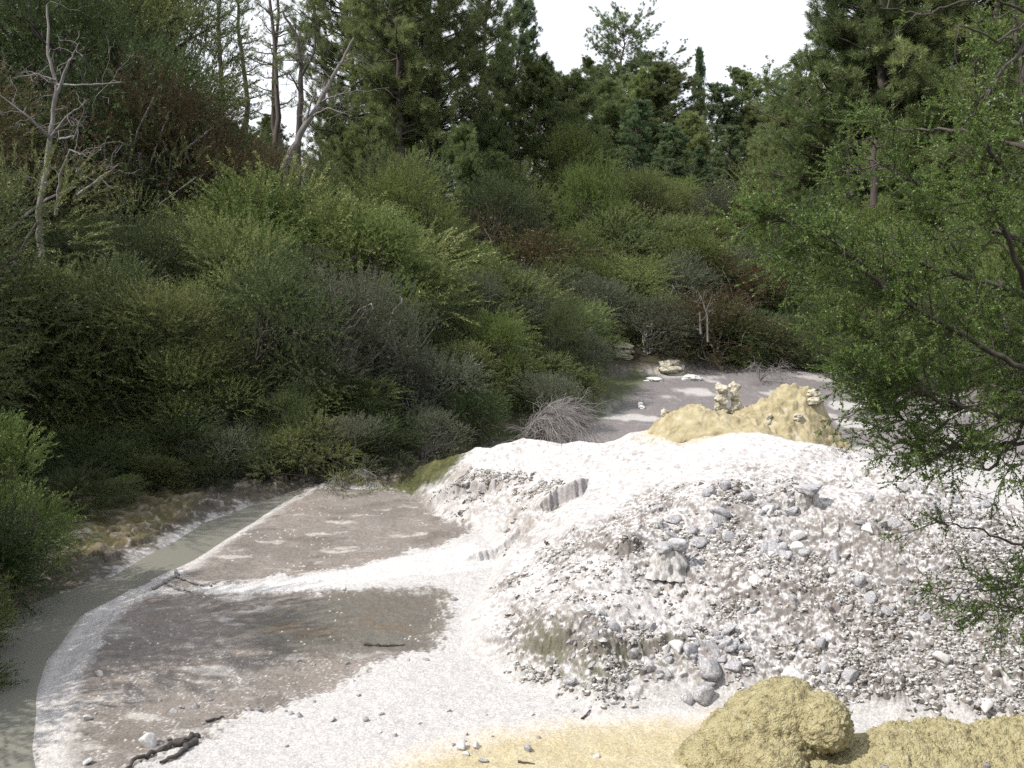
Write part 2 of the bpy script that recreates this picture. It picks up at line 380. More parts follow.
mud1 = mask([(292, 493), (415, 489), (432, 512), (478, 528), (452, 541), (420, 546), (400, 556), (340, 570), (240, 582), (160, 590), (118, 596), (175, 572), (245, 530)], 0.09, 1.1)
mud2 = mask([(190, 592), (330, 590), (448, 590), (445, 622), (428, 650), (380, 660), (330, 690), (230, 720), (130, 768), (50, 790), (58, 735), (72, 680), (104, 628), (140, 598)], 0.09, 1.1)
mud3 = mask([(395, 566), (440, 556), (466, 560), (440, 568)], 0.06, 0.4) ; mud4 = mask([(392, 545), (430, 538), (456, 540), (425, 550)], 0.06, 0.4)
MUD, MUD2 = C(0.180, 0.158, 0.141), C(0.17, 0.145, 0.125)
for m_ in (mud1, mud2): lay(m_ * 0.95, MUD)
lay((mud3 + mud4).clip(0, 1) * 0.85, C(0.19, 0.17, 0.15))
mud = np.clip(mud1 + mud2, 0, 1)
Z -= 0.022 * mud + 0.008 * mud * np.clip(n_fine, -1, 1)
lay(mud * sstep(0.05, 0.6, n_big) * 0.8, C(0.195, 0.165, 0.145)); lay(mud * sstep(0.0, 0.5, -n_big) * 0.6, C(0.14, 0.124, 0.112)); lay(mud * sstep(0.0, 0.6, n_mid + 0.6 * n_fine) * 0.35, C(0.24, 0.215, 0.205))
wet = mask([(250, 612), (330, 592), (440, 590), (443, 618), (425, 648), (340, 655), (262, 660)], 0.3, 0.8)
lay(wet * 0.85, C(0.108, 0.10, 0.084)); lay(wet * sstep(0.1, 0.5, fbm(X * 0.8, Y * 1.4, 3, 89)) * 0.7, C(0.13, 0.10, 0.07))
# white speckle of grit over the mud
grit = sstep(0.1, 0.6, 0.8 * fbm(X * 16, Y * 16, 3, 171) + 0.4 * n_mid); lay(grit * (st < 0.1) * (1 - mud) * 0.35, C(0.30, 0.285, 0.28))
spk = sstep(0.35, 0.7, 0.9 * fbm(X * 24, Y * 24, 2, 91) + 0.45 * n_mid + 0.2 * n_fine)
spz = np.clip(mask([(150, 655), (300, 640), (420, 655), (430, 690), (300, 720), (180, 750), (80, 768), (90, 700)], 0.5) * 0.9 + 0.35 * sstep(0.0, 0.7, n_big + 0.3 * n_mid), 0, 1)
lay(mud * spk * spz * (1 - wet * 0.8), C(0.46, 0.44, 0.42)); lay(mud * (1 - wet) * sstep(0.35, 0.75, fbm(X * 1.1 + 3, Y * 2.2, 5, 191)) * 0.75, C(0.40, 0.38, 0.36)); lay(mud * sstep(0.3, 0.7, fbm(X * 0.9, Y * 2.0 + 9, 4, 193)) * 0.6, C(0.115, 0.10, 0.088))
lay(mud * np.where(hid > 0.962, sstep(0.34, 0.2, h1), 0) * gzone * 0.9, C(0.58, 0.55, 0.50))
# white runnel between the two mud flats
run = mask([(196, 588), (290, 579), (352, 569), (400, 557), (470, 545), (500, 560), (470, 572), (400, 578), (330, 588), (220, 592)], 0.10, 0.5)
lay(run, C(0.50, 0.485, 0.48))
# terrace faces: white crust on the flats, brown-grey earth where it has broken away
gy, gx = np.gradient(Z, ys, xs)
steep = np.hypot(gx, gy)
expo = sstep(0.55, 1.25, steep + 0.25 * n_fine)
lay(on_t * 0.85, C(0.52, 0.505, 0.505)); n_x = fbm((X * 0.8 + Y * 0.45) * 17, (Y * 0.8 - X * 0.4) * 9, 3, 111); n_y = fbm(X * 5.5, Y * 3.5, 4, 113)
lay(on_t * sstep(0.0, 0.6, n_y + 0.5 * n_x) * 0.45, C(0.34, 0.32, 0.325))
lay(on_t * sstep(0.30, 0.55, n_x + 0.3 * n_y + 0.2 * n_big) * 0.55, C(0.24, 0.225, 0.215))
brown = sstep(-0.1, 0.5, fbm(X * 0.9, Y * 0.9, 4, 93) + 0.2 * n_fine)
lay(on_t * rough * sstep(-0.05, 0.55, n_mid + 0.5 * n_fine + 0.3 * n_big) * 0.75, C(0.30, 0.287, 0.275))
lay(on_t * rough * sstep(0.05, 0.45, n_x + 0.35 * n_mid + 0.25 * n_big) * 0.85, C(0.155, 0.143, 0.128))
lay(on_t * rough * sstep(0.2, 0.6, -n_x + 0.3 * n_y) * 0.7, C(0.58, 0.57, 0.58))
lay(on_t * rough * brown * sstep(-0.1, 0.4, n_fine) * 0.55, C(0.34, 0.265, 0.235))
lay(on_t * rough * sstep(0.55, 0.75, gid) * sstep(0.42, 0.25, g1), C(0.60, 0.59, 0.61))
lay(on_t * erode_l * sstep(0.0, 0.5, n_mid + 0.5 * n_fine) * 0.7, C(0.33, 0.29, 0.245))
lay(on_t * expo * np.clip(rough + 0.55, 0, 1) * 0.88, C(0.155, 0.135, 0.125))
lay(on_t * sstep(0.35, 0.62, np.abs(fl) * 0.6 + 0.35 * n_mid) * (1 - rough) * 0.6, C(0.36, 0.335, 0.33))
fl2 = fbm((X * 0.8 + Y * 0.45) * 5.0, (Y * 0.8 - X * 0.4) * 1.3, 5, 131)
lay(on_t * sstep(0.15, 0.6, fl2 + 0.3 * n_fine) * (1 - rough) * 0.55, C(0.38, 0.355, 0.36))
algae = mask([(520, 640), (560, 630), (575, 668), (690, 640), (695, 668), (590, 690), (530, 680)], 0.2)
lay(algae * expo * 0.7, C(0.10, 0.105, 0.055))
# moss on the shaded back-left shoulder, sulphur and sand
moss = mask([(380, 488), (400, 452), (440, 438), (480, 430), (540, 426), (520, 437), (485, 446), (462, 464), (432, 487)], 0.25, 0.7)
lay(moss, C(0.055, 0.060, 0.022)); lay(moss * sstep(0, 0.4, n_mid + 0.7 * n_fine) * 0.8, C(0.10, 0.095, 0.035)); lay(moss * sstep(0.2, 0.5, 0.9 * fbm(X * 7, Y * 7, 3, 181)) * 0.8, C(0.030, 0.032, 0.016))
Z += moss * (0.05 * n_mid + 0.03 * np.abs(n_fine) + 0.02 * fbm(X * 18, Y * 18, 2, 183))
moss_shade = mask([(560, 415), (575, 390), (600, 372), (640, 366), (650, 378), (622, 402), (600, 420)], 0.6, 1.2)
lay(moss_shade * 0.9, C(0.07, 0.085, 0.03))  # far floor: green moss, with the shade of the trees painted in
sand = mask([(350, 800), (420, 762), (500, 738), (600, 727), (700, 722), (760, 730), (900, 760), (900, 830), (350, 830)], 0.30, 0.5)
lay(mask([(300, 800), (400, 752), (480, 730), (600, 717), (720, 712), (800, 740), (900, 830), (300, 830)], 0.22, 0.4) * 0.75, C(0.52, 0.46, 0.40))
lay(sand * 0.9, C(0.385, 0.33, 0.20)); lay(sand * sstep(0.0, 0.5, n_mid) * 0.6, C(0.42, 0.375, 0.265))
sand2 = sstep(1.25, 0.85, np.hypot((X - 5.1) / 2.2, (Y - 20.5) / 1.3) + 0.3 * wob) * (Y < 24)
lay(sand2 * 0.9, C(0.38, 0.32, 0.19))
# stream bed, its pale rim and the brown shallows
lsoil_shade = np.maximum(mask([(-260, 830), (-200, 470), (60, 455), (330, 470), (302, 492), (250, 505), (200, 524), (150, 550), (100, 584), (42, 622), (18, 690), (8, 760), (0, 830), (-60, 700), (-150, 830)], 0.25), mask([(60, 440), (300, 440), (460, 440), (405, 478), (392, 486), (350, 486), (310, 485), (190, 494), (60, 480)], 0.2, 0.6))
lsoil_shade_ = lsoil_shade  # brown soil left of the stream, bank shade painted into its dark tone
rim = sstep(-0.30, 0.05, sw + 0.4 * wob) * sstep(0.2, -0.1, score)
rim = rim * (1 - np.clip(lsoil_shade_, 0, 1))
lay(rim * 0.92, C(0.43, 0.41, 0.40))
lay(sstep(0.0, 0.4, score + 0.3 * wob), C(0.15, 0.145, 0.11))
lay(lsoil_shade * 0.95, C(0.060, 0.050, 0.036)); lay(lsoil_shade * (sw < 0.1) * sstep(0.2, 0.6, n_mid) * 0.6, C(0.13, 0.115, 0.10))
shal = mask([(60, 560), (70, 500), (105, 485), (200, 490), (190, 510), (130, 545)], 0.3)
lay(shal * 0.9, C(0.105, 0.088, 0.038)); lay(shal * sstep(0.0, 0.4, n_mid + 0.4 * n_fine) * 0.8, C(0.15, 0.125, 0.085)); lay(shal * sstep(0.15, 0.45, -n_mid + 0.5 * n_fine) * 0.8, C(0.06, 0.065, 0.026)); lay(lsoil_shade * (sw < 0) * sstep(0.35, 0.6, 0.8 * fbm(X * 6, Y * 6, 3, 151) + 0.3 * n_mid) * 0.8, C(0.26, 0.245, 0.22))
Z += np.where((lsoil_shade > 0.3) & (sw < -0.05), 0.10 * sstep(0.05, 0.4, n_mid) + 0.03 * n_fine, 0)
# forest floor
fo = sstep(-0.2, 0.7, sV + 0.5 * n_mid)
lay(fo, C(0.052, 0.042, 0.028)); lay(fo * sstep(0.0, 0.6, n_big), C(0.045, 0.050, 0.022))
lay(sstep(9.5, 7.5, Y), C(0.10, 0.09, 0.05))
wetness = np.clip(wet * 0.7 + rim * 0.9 + (far > 0.5) * 0.25 * (fo < 0.3), 0, 1)

nx, ny = len(xs), len(ys)
me = bpy.data.meshes.new("ground")
me.vertices.add(nx * ny); me.vertices.foreach_set("co", np.stack([X, Y, Z], -1).astype(np.float32).ravel())
jj, ii = np.meshgrid(np.arange(ny - 1), np.arange(nx - 1), indexing='ij')
q = np.stack([jj * nx + ii, jj * nx + ii + 1, (jj + 1) * nx + ii + 1, (jj + 1) * nx + ii], -1).reshape(-1, 4)
me.loops.add(q.size); me.loops.foreach_set("vertex_index", q.astype(np.int32).ravel())
me.polygons.add(len(q)); me.polygons.foreach_set("loop_start", (np.arange(len(q)) * 4).astype(np.int32)); me.polygons.foreach_set("loop_total", np.full(len(q), 4, np.int32))
me.polygons.foreach_set("use_smooth", np.ones(len(q), bool))
ca = me.attributes.new("soil", 'FLOAT_COLOR', 'POINT')
ca.data.foreach_set("color", np.concatenate([np.clip(col, 0, 1), wetness[..., None]], -1).astype(np.float32).ravel())
ra = me.attributes.new("broken", 'FLOAT', 'POINT'); ra.data.foreach_set("value", np.clip(on_t * (0.12 + 0.88 * np.maximum(rough, 0.8 * erode_l)) , 0, 1).astype(np.float32).ravel())
me.update()
gm, gn, gl = new_mat("valley_floor")
ga = gn.new("ShaderNodeAttribute"); ga.attribute_name = "soil"
gtc = gn.new("ShaderNodeTexCoord")
n1 = gn.new("ShaderNodeTexNoise"); n1.inputs['Scale'].default_value = 38; n1.inputs['Detail'].default_value = 5; n1.inputs['Roughness'].default_value = 0.7
n2 = gn.new("ShaderNodeTexNoise"); n2.inputs['Scale'].default_value = 7; n2.inputs['Detail'].default_value = 6; n2.inputs['Roughness'].default_value = 0.7
mr1 = gn.new("ShaderNodeMapRange"); mr1.inputs[1].default_value = 0.3; mr1.inputs[2].default_value = 0.7; mr1.inputs[3].default_value = 0.58; mr1.inputs[4].default_value = 1.32
mr2 = gn.new("ShaderNodeMapRange"); mr2.inputs[1].default_value = 0.3; mr2.inputs[2].default_value = 0.7; mr2.inputs[3].default_value = 0.84; mr2.inputs[4].default_value = 1.14
mu = gn.new("ShaderNodeMath"); mu.operation = 'MULTIPLY'
hs = gn.new("ShaderNodeHueSaturation")
gb = gn.new("ShaderNodeBsdfPrincipled"); gb.inputs['Specular IOR Level'].default_value = 0.25
bp = gn.new("ShaderNodeBump"); bp.inputs['Strength'].default_value = 0.5; bp.inputs['Distance'].default_value = 0.02
ro = gn.new("ShaderNodeMapRange"); ro.inputs[3].default_value = 0.92; ro.inputs[4].default_value = 0.35
go = gn.new("ShaderNodeOutputMaterial")
for nd in (n1, n2): gl.new(gtc.outputs['Object'], nd.inputs['Vector'])
gl.new(n1.outputs['Fac'], mr1.inputs[0]); gl.new(n2.outputs['Fac'], mr2.inputs[0]); gl.new(mr1.outputs[0], mu.inputs[0]); gl.new(mr2.outputs[0], mu.inputs[1])
gl.new(ga.outputs['Color'], hs.inputs['Color']); gl.new(mu.outputs[0], hs.inputs['Value']); 
rb = gn.new("ShaderNodeAttribute"); rb.attribute_name = "broken"
smp = gn.new("ShaderNodeMapping"); smp.inputs['Scale'].default_value = (26, 9, 7)
sn = gn.new("ShaderNodeTexNoise"); sn.inputs['Scale'].default_value = 1.0; sn.inputs['Detail'].default_value = 7; sn.inputs['Roughness'].default_value = 0.75
sr = gn.new("ShaderNodeMapRange"); sr.inputs[1].default_value = 0.52; sr.inputs[2].default_value = 0.58
pn = gn.new("ShaderNodeTexNoise"); pn.inputs['Scale'].default_value = 0.9; pn.inputs['Detail'].default_value = 5
pr = gn.new("ShaderNodeMapRange"); pr.inputs[1].default_value = 0.36; pr.inputs[2].default_value = 0.62; pr.inputs[3].default_value = 0.25; pr.inputs[4].default_value = 1.0
m1 = gn.new("ShaderNodeMath"); m1.operation = 'MULTIPLY'; m2_ = gn.new("ShaderNodeMath"); m2_.operation = 'MULTIPLY'; m3_ = gn.new("ShaderNodeMath"); m3_.operation = 'MULTIPLY'; m3_.inputs[1].default_value = 0.85
em = gn.new("ShaderNodeMixRGB"); em.inputs['Color2'].default_value = (0.150, 0.138, 0.122, 1)
gl.new(gtc.outputs['Object'], smp.inputs[0]); gl.new(smp.outputs[0], sn.inputs['Vector']); gl.new(gtc.outputs['Object'], pn.inputs['Vector'])
gl.new(sn.outputs['Fac'], sr.inputs[0]); gl.new(pn.outputs['Fac'], pr.inputs[0]); gl.new(sr.outputs[0], m1.inputs[0]); gl.new(pr.outputs[0], m1.inputs[1])
gl.new(m1.outputs[0], m2_.inputs[0]); gl.new(rb.outputs['Fac'], m2_.inputs[1]); gl.new(m2_.outputs[0], m3_.inputs[0]); gl.new(m3_.outputs[0], em.inputs[0])
gl.new(hs.outputs['Color'], em.inputs['Color1']); gl.new(em.outputs[0], gb.inputs['Base Color'])
gl.new(ga.outputs['Alpha'], ro.inputs[0]); gl.new(ro.outputs[0], gb.inputs['Roughness'])
gl.new(n1.outputs['Fac'], bp.inputs['Height']); gl.new(bp.outputs[0], gb.inputs['Normal']); gl.new(gb.outputs[0], go.inputs['Surface'])
me.materials.append(gm)
gobj = link("ground", me); tag(gobj, "white silica terrace and grey mud flats running up into forest slopes", "ground", kind="structure")

def surf_z(x, y):                                    # height of the finished ground mesh (bilinear)
    i = int(np.clip(np.searchsorted(xs, x) - 1, 0, nx - 2)); j = int(np.clip(np.searchsorted(ys, y) - 1, 0, ny - 2))
    a = (x - xs[i]) / (xs[i + 1] - xs[i]); b = (y - ys[j]) / (ys[j + 1] - ys[j])
    return float((Z[j, i] * (1 - a) + Z[j, i + 1] * a) * (1 - b) + (Z[j + 1, i] * (1 - a) + Z[j + 1, i + 1] * a) * b)

# stream water
wm, n, l = new_mat("milky_stream_water")
b = n.new("ShaderNodeBsdfPrincipled"); b.inputs['Base Color'].default_value = (0.235, 0.23, 0.20, 1); b.inputs['Roughness'].default_value = 0.16; b.inputs['IOR'].default_value = 1.33
tcx = n.new("ShaderNodeTexCoord"); nz = n.new("ShaderNodeTexNoise"); nz.inputs['Scale'].default_value = 7; nz.inputs['Detail'].default_value = 5
bpw = n.new("ShaderNodeBump"); bpw.inputs['Strength'].default_value = 0.3; bpw.inputs['Distance'].default_value = 0.02
tr = n.new("ShaderNodeBsdfTransparent"); tr.inputs['Color'].default_value = (0.75, 0.72, 0.6, 1); mx = n.new("ShaderNodeMixShader"); mx.inputs[0].default_value = 0.72
o = n.new("ShaderNodeOutputMaterial")
l.new(tcx.outputs['Object'], nz.inputs['Vector']); l.new(nz.outputs['Fac'], bpw.inputs['Height']); l.new(bpw.outputs[0], b.inputs['Normal'])
l.new(tr.outputs[0], mx.inputs[1]); l.new(b.outputs[0], mx.inputs[2]); l.new(mx.outputs[0], o.inputs['Surface'])
g = Geo()
P = np.array(CORE); cx0 = P.mean(0)
gx_, gy_ = np.meshgrid(np.linspace(-16, -3, 60), np.linspace(8, 26, 60))
g.add(np.stack([gx_, gy_, np.full_like(gx_, -0.165)], -1).reshape(-1, 3),
      [(j * 60 + i, j * 60 + i + 1, (j + 1) * 60 + i + 1, (j + 1) * 60 + i) for j in range(59) for i in range(59)
       if sdist(WATER, np.array([gx_[j, i] + .11]), np.array([gy_[j, i] + .15]))[0] > -0.6])
tag(g.build("water", wm), "murky grey-green stream curving along the foot of the bush", "stream", kind="structure")
# ------------------------------------------------------------------ plants: prototypes
RNG = np.random.default_rng(11)
def unit(v): return v / (np.linalg.norm(v, axis=-1, keepdims=True) + 1e-9)
def sprays(g, org, dirs, rng, L, K, leaf, width, tint, droop=0.0, spread=0.55, twig=0.0):
    """feathery sprays: K narrow leaves set along each short twig"""
    S = len(org); L = np.broadcast_to(L, (S,)); dirs = unit(dirs)
    t = rng.uniform(0.05, 1.0, (S, K))
    pos = org[:, None, :] + dirs[:, None, :] * (t * L[:, None])[..., None]
    pos[..., 2] -= droop * (t ** 2) * L[:, None]
    ld = unit(dirs[:, None, :] + spread * rng.normal(size=(S, K, 3))); ld[..., 2] -= droop * 0.7 * t
    n = S * K
    g.blades(pos.reshape(n, 3), ld.reshape(n, 3), leaf * rng.uniform(0.6, 1.25, n), width * rng.uniform(0.7, 1.2, n), rng,
             np.clip(np.repeat(np.broadcast_to(tint, (S,)), K) + rng.normal(0, 0.10, n), 0, 1))
    if twig > 0:
        e = org + dirs * L[:, None]; e[:, 2] -= droop * L
        sticks(g, org, e, twig, rng)
def sticks(g, a, b, w, rng, tint=0.3):
    d = unit(b - a); s = unit(np.cross(d, rng.normal(size=a.shape))) * w * 0.5; s2 = np.cross(d, s)
    v = np.stack([a + s, a - s * 0.5 + s2 * 0.87, a - s * 0.5 - s2 * 0.87, b + s * .4, b - s * 0.2 + s2 * 0.35, b - s * 0.2 - s2 * 0.35], 1).reshape(-1, 3)
    k = np.arange(len(a))[:, None] * 6
    f = np.concatenate([k + np.array([[0, 1, 4, 3]]), k + np.array([[1, 2, 5, 4]]), k + np.array([[2, 0, 3, 5]])])
    g.add(v, f, tint)
def bend(a, b, rng, k=6, amt=0.12):
    t = np.linspace(0, 1, k)[:, None]; L = np.linalg.norm(b - a)
    off = np.cumsum(rng.normal(0, 1, (k, 3)), 0); off -= off[0] * (1 - t) + off[-1] * t
    return a * (1 - t) + b * t + off * L * amt / math.sqrt(k)

def shrub_proto(name, H, R, nl, S, K, mat, seed, leaf=0.056, width=0.0125, low=0.08, up=0.32, spray=0.42, droop=0.22, bare=0, flat_=0.75, spread=0.5):
    rng = np.random.default_rng(seed)
    root = empty(name)
    gs, gf = Geo(), Geo()
    az = rng.uniform(0, 2 * math.pi, nl); rr = R * np.sqrt(rng.uniform(0.02, 0.75, nl)); hh = H * (low + (0.90 - low) * rng.uniform(0, 1, nl) ** 0.8)
    rr *= np.where(hh > 0.65 * H, 0.65, 1.0)
    cen = np.stack([rr * np.cos(az), rr * np.sin(az), hh], 1); lr = R * rng.uniform(0.20, 0.46, nl)
    arm = rng.random(nl) < 0.22; cen[arm, :2] *= 1.45; cen[arm, 2] *= 1.08; cen[0] = (0, 0, H * 0.80); lt = rng.uniform(0.25, 0.8, nl)
    nst = max(2, nl // 5)
    stems = []
    for i in range(nst):
        a = np.array([rng.normal(0, 0.006 * R), rng.normal(0, 0.006 * R), -0.25]); b = np.array([rng.normal(0, 0.22 * R), rng.normal(0, 0.22 * R), H * rng.uniform(0.45, 0.7)])
        p = bend(a, b, rng, 8, 0.16); stems.append(p); gs.tube(p, np.linspace(0.016 * H, 0.008 * H, 8), 6)
    for c in cen:
        st_ = stems[rng.integers(nst)]; a = st_[rng.integers(2, 8)]
        if a[2] > c[2]: a = st_[rng.integers(1, 4)]
        gs.tube(bend(a, c, rng, 6, 0.2), np.linspace(0.008 * H, 0.003 * H, 6), 5)
    wgt = lr ** 2; idx = rng.choice(nl, S, p=wgt / wgt.sum())
    d = unit(rng.normal(size=(S, 3)) + np.array([0, 0, 0.35])); rad = rng.uniform(0.35, 1.0, S) ** 0.6 * np.where(rng.random(S) < 0.12, rng.uniform(1.1, 1.5, S), 1.0)
    org = cen[idx] + d * np.array([1, 1, flat_]) * (lr[idx] * rad)[:, None]
    org[:, 2] = np.maximum(org[:, 2], 0.05)
    outw = unit(org - np.array([0, 0, H * 0.35]))
    dirs = unit(d * 0.6 + outw * 0.5 + np.array([0, 0, up]) + rng.normal(0, 0.22, (S, 3)))
    tint = np.clip(lt[idx] + rng.normal(0, 0.13, S), 0, 1)
    kk = rng.random(S) < 0.25; sticks(gf if S > bare else gs, (cen[idx] + d * (lr[idx] * rad * 0.55)[:, None] + rng.normal(0, 0.10, (S, 3)))[kk], (org + dirs * 0.10)[kk], 0.010, rng)
    if S - bare > 0:
        k = S - bare
        sprays(gf, org[:k], dirs[:k], rng, spray * rng.uniform(0.6, 1.3, k), K, leaf, width, tint[:k], droop, spread)
    if bare:
        for _ in range(4):
            o2 = org[-bare:]; d2 = unit(dirs[-bare:] + rng.normal(0, 0.5, (bare, 3)) + np.array([0, 0, 0.4]))
            sticks(gf if gf.n else gs, o2, o2 + d2 * spray * rng.uniform(0.4, 1.3, (bare, 1)), 0.009, rng)
    gs.build("stem", M['bark'] if not bare else M['twig'], root)
    if gf.n: gf.build("foliage", M[mat], root)
    return root

def pine_proto(name, H, R, seed, mat, bottom=0.35, whorls=20, per=6, tufts=5, K=58, needle=0.30, width=0.019, shape='broad', lean=0.0, bark='pine_bark', sub=6):
    rng = np.random.default_rng(seed)
    root = empty(name); gt, gc = Geo(), Geo()
    top = np.array([rng.normal(0, 0.03 * H) + lean * H, rng.normal(0, 0.02 * H), H])
    tp = bend(np.array([0, 0, -0.5]), top, rng, 12, 0.05); gt.tube(tp, np.linspace(0.017 * H, 0.003 * H, 12), 8)
    def trunk_at(z): return np.array([np.interp(z, tp[:, 2], tp[:, 0]), np.interp(z, tp[:, 2], tp[:, 1]), z])
    O, D, T = [], [], []
    for w in range(whorls):
        f = w / (whorls - 1); z = H * (bottom + (0.985 - bottom) * f ** 0.9)
        if shape == 'spire': Lb = R * (1 - f) ** 0.8 + 0.2
        elif shape == 'broad': Lb = R * (0.55 + 0.6 * math.sin(math.pi * min(1, 0.25 + f * 0.8))) * (1 - 0.35 * f)
        else: Lb = R * (0.35 + 0.75 * f) * (1 - 0.25 * max(0, f - 0.75) * 4)
        for k in range(max(2, per + rng.integers(-1, 2))):
            a = rng.uniform(0, 2 * math.pi); L = Lb * rng.uniform(0.55, 1.15)
            rise = rng.uniform(-0.05, 0.35) + (0.45 * f if shape != 'spire' else -0.05)
            b0 = trunk_at(z + rng.normal(0, 0.012 * H)); e = b0 + np.array([math.cos(a) * L, math.sin(a) * L, L * rise])
            bp_ = bend(b0, e, rng, 6, 0.10); bp_[:, 2] += 0.12 * L * np.linspace(-0.3, 1, 6) ** 2
            gt.tube(bp_, np.linspace(0.0045 * H * (1 - 0.6 * f), 0.0012 * H, 6), 4)
            ct = rng.uniform(0.2, 0.8)
            for s_ in range(sub):
                t = rng.uniform(0.35, 1.0); i = t * 5; i0 = min(4, int(i)); p = bp_[i0] + (bp_[i0 + 1] - bp_[i0]) * (i - i0)
                d = unit(unit(e - b0) * 0.7 + rng.normal(0, 0.55, 3) + np.array([0, 0, 0.25]))
                l2 = L * rng.uniform(0.12, 0.32); q = p + d * l2
                sticks(gt, p[None], q[None], 0.03, rng)
                for u_ in range(tufts):
                    O.append(p + d * l2 * (0.35 + 0.75 * u_ / tufts) + rng.normal(0, 0.15, 3)); D.append(unit(d + np.array([0, 0, 0.5]) + rng.normal(0, 0.35, 3))); T.append(ct + rng.normal(0, 0.1))
    O, D, T = np.array(O), np.array(D), np.clip(np.array(T), 0, 1)
    sprays(gc, O, D, rng, 0.22, K, needle, width, T, 0.0, 0.65)
    gt.build("trunk", M[bark], root); gc.build("crown", M[mat], root)
    return root
# ------------------------------------------------------------------ plants: where they stand
SHRUB = {}
def P_(key, kind, H, R, *a, **k): SHRUB[key] = (shrub_proto(kind, H, R, *a, **k), H, R, k.get('bare', 0))
P_('olive0', 'shrub', 2.6, 1.6, 28, 1900, 52, 'olive', 1)
P_('olive1', 'shrub', 2.3, 1.9, 28, 1900, 52, 'olive', 2, up=0.45)
P_('bright0', 'shrub', 2.5, 1.8, 28, 1800, 52, 'bright', 3, up=0.4)
P_('bright1', 'shrub', 2.2, 1.7, 24, 1700, 52, 'bright', 4, up=0.25, droop=0.3)
P_('deep0', 'shrub', 2.8, 1.8, 28, 1800, 52, 'deep', 5)
P_('grey0', 'shrub', 2.6, 1.6, 24, 1500, 32, 'grey_leaf', 6, bare=60, up=0.9)
P_('rust0', 'shrub', 2.0, 1.4, 20, 1100, 40, 'rust', 7, bare=50)
P_('twig0', 'bare_shrub', 2.3, 1.4, 20, 1200, 34, 'grey_leaf', 8, bare=260, up=0.6, spray=0.45)
P_('big0', 'bushy_tree', 6.0, 2.7, 60, 4200, 46, 'deep', 9, leaf=0.070, width=0.0145, low=0.10, spray=0.55)
P_('big1', 'bushy_tree', 5.6, 2.8, 56, 4000, 46, 'olive', 10, leaf=0.070, width=0.0145, low=0.10, spray=0.6, up=0.4, droop=0.2)
P_('big2', 'bushy_tree', 6.4, 2.6, 56, 3800, 46, 'grey_leaf', 12, leaf=0.070, width=0.0145, low=0.12, spray=0.5, up=0.7, bare=100)
P_('big3', 'bushy_tree', 7.5, 2.9, 64, 4400, 46, 'rust', 13, leaf=0.070, width=0.0145, low=0.16, spray=0.55, up=0.35, droop=0.25, bare=90)
P_('big4', 'bushy_tree', 5.8, 2.9, 60, 4200, 46, 'bright', 14, leaf=0.070, width=0.0145, low=0.10, spray=0.5, up=0.3, droop=0.28)
LOOK = {'olive': "olive green", 'bright': "yellow-green", 'deep': "deep green", 'grey': "grey-green thin-leaved", 'rust': "rusty brown-tinged", 'twig': "bare grey twiggy"}
BIGLOOK = {'big0': "deep green", 'big1': "olive drooping", 'big2': "grey-green thin-leaved", 'big3': "rusty brown-tinged", 'big4': "yellow-green"}
used = set(); placed = []; PINE = {}
def put(key, x, y, H, wide=1.0, rz=None, z=None, src=None):
    proto, h0 = (src or SHRUB)[key][:2]
    r = proto if key not in used else copy_tree(proto); used.add(key)
    k = H / h0; r.location = (x, y, (float(base_z(np.array([x]), np.array([y]))[0]) if z is None else z) - 0.05)
    r.scale = (k * wide * RNG.uniform(.85, 1.2), k * wide * RNG.uniform(.85, 1.2), k); tl = 0.03 if key in PINE else 0.16; r.rotation_euler = (RNG.normal(0, tl), RNG.normal(0, tl), RNG.uniform(0, 6.28) if rz is None else rz)
    placed.append((r, key, x, y, H)); return r
def put_px(key, u, d, vtop, wide=1.0, v=None, **kw):  # stands d metres ahead in the direction of column u, and reaches the height seen at vtop
    a = at(u, vtop, d); z = float(base_z(np.array([a[0]]), np.array([d]))[0])
    return put(key, a[0], d, a[2] - z, wide, **kw)

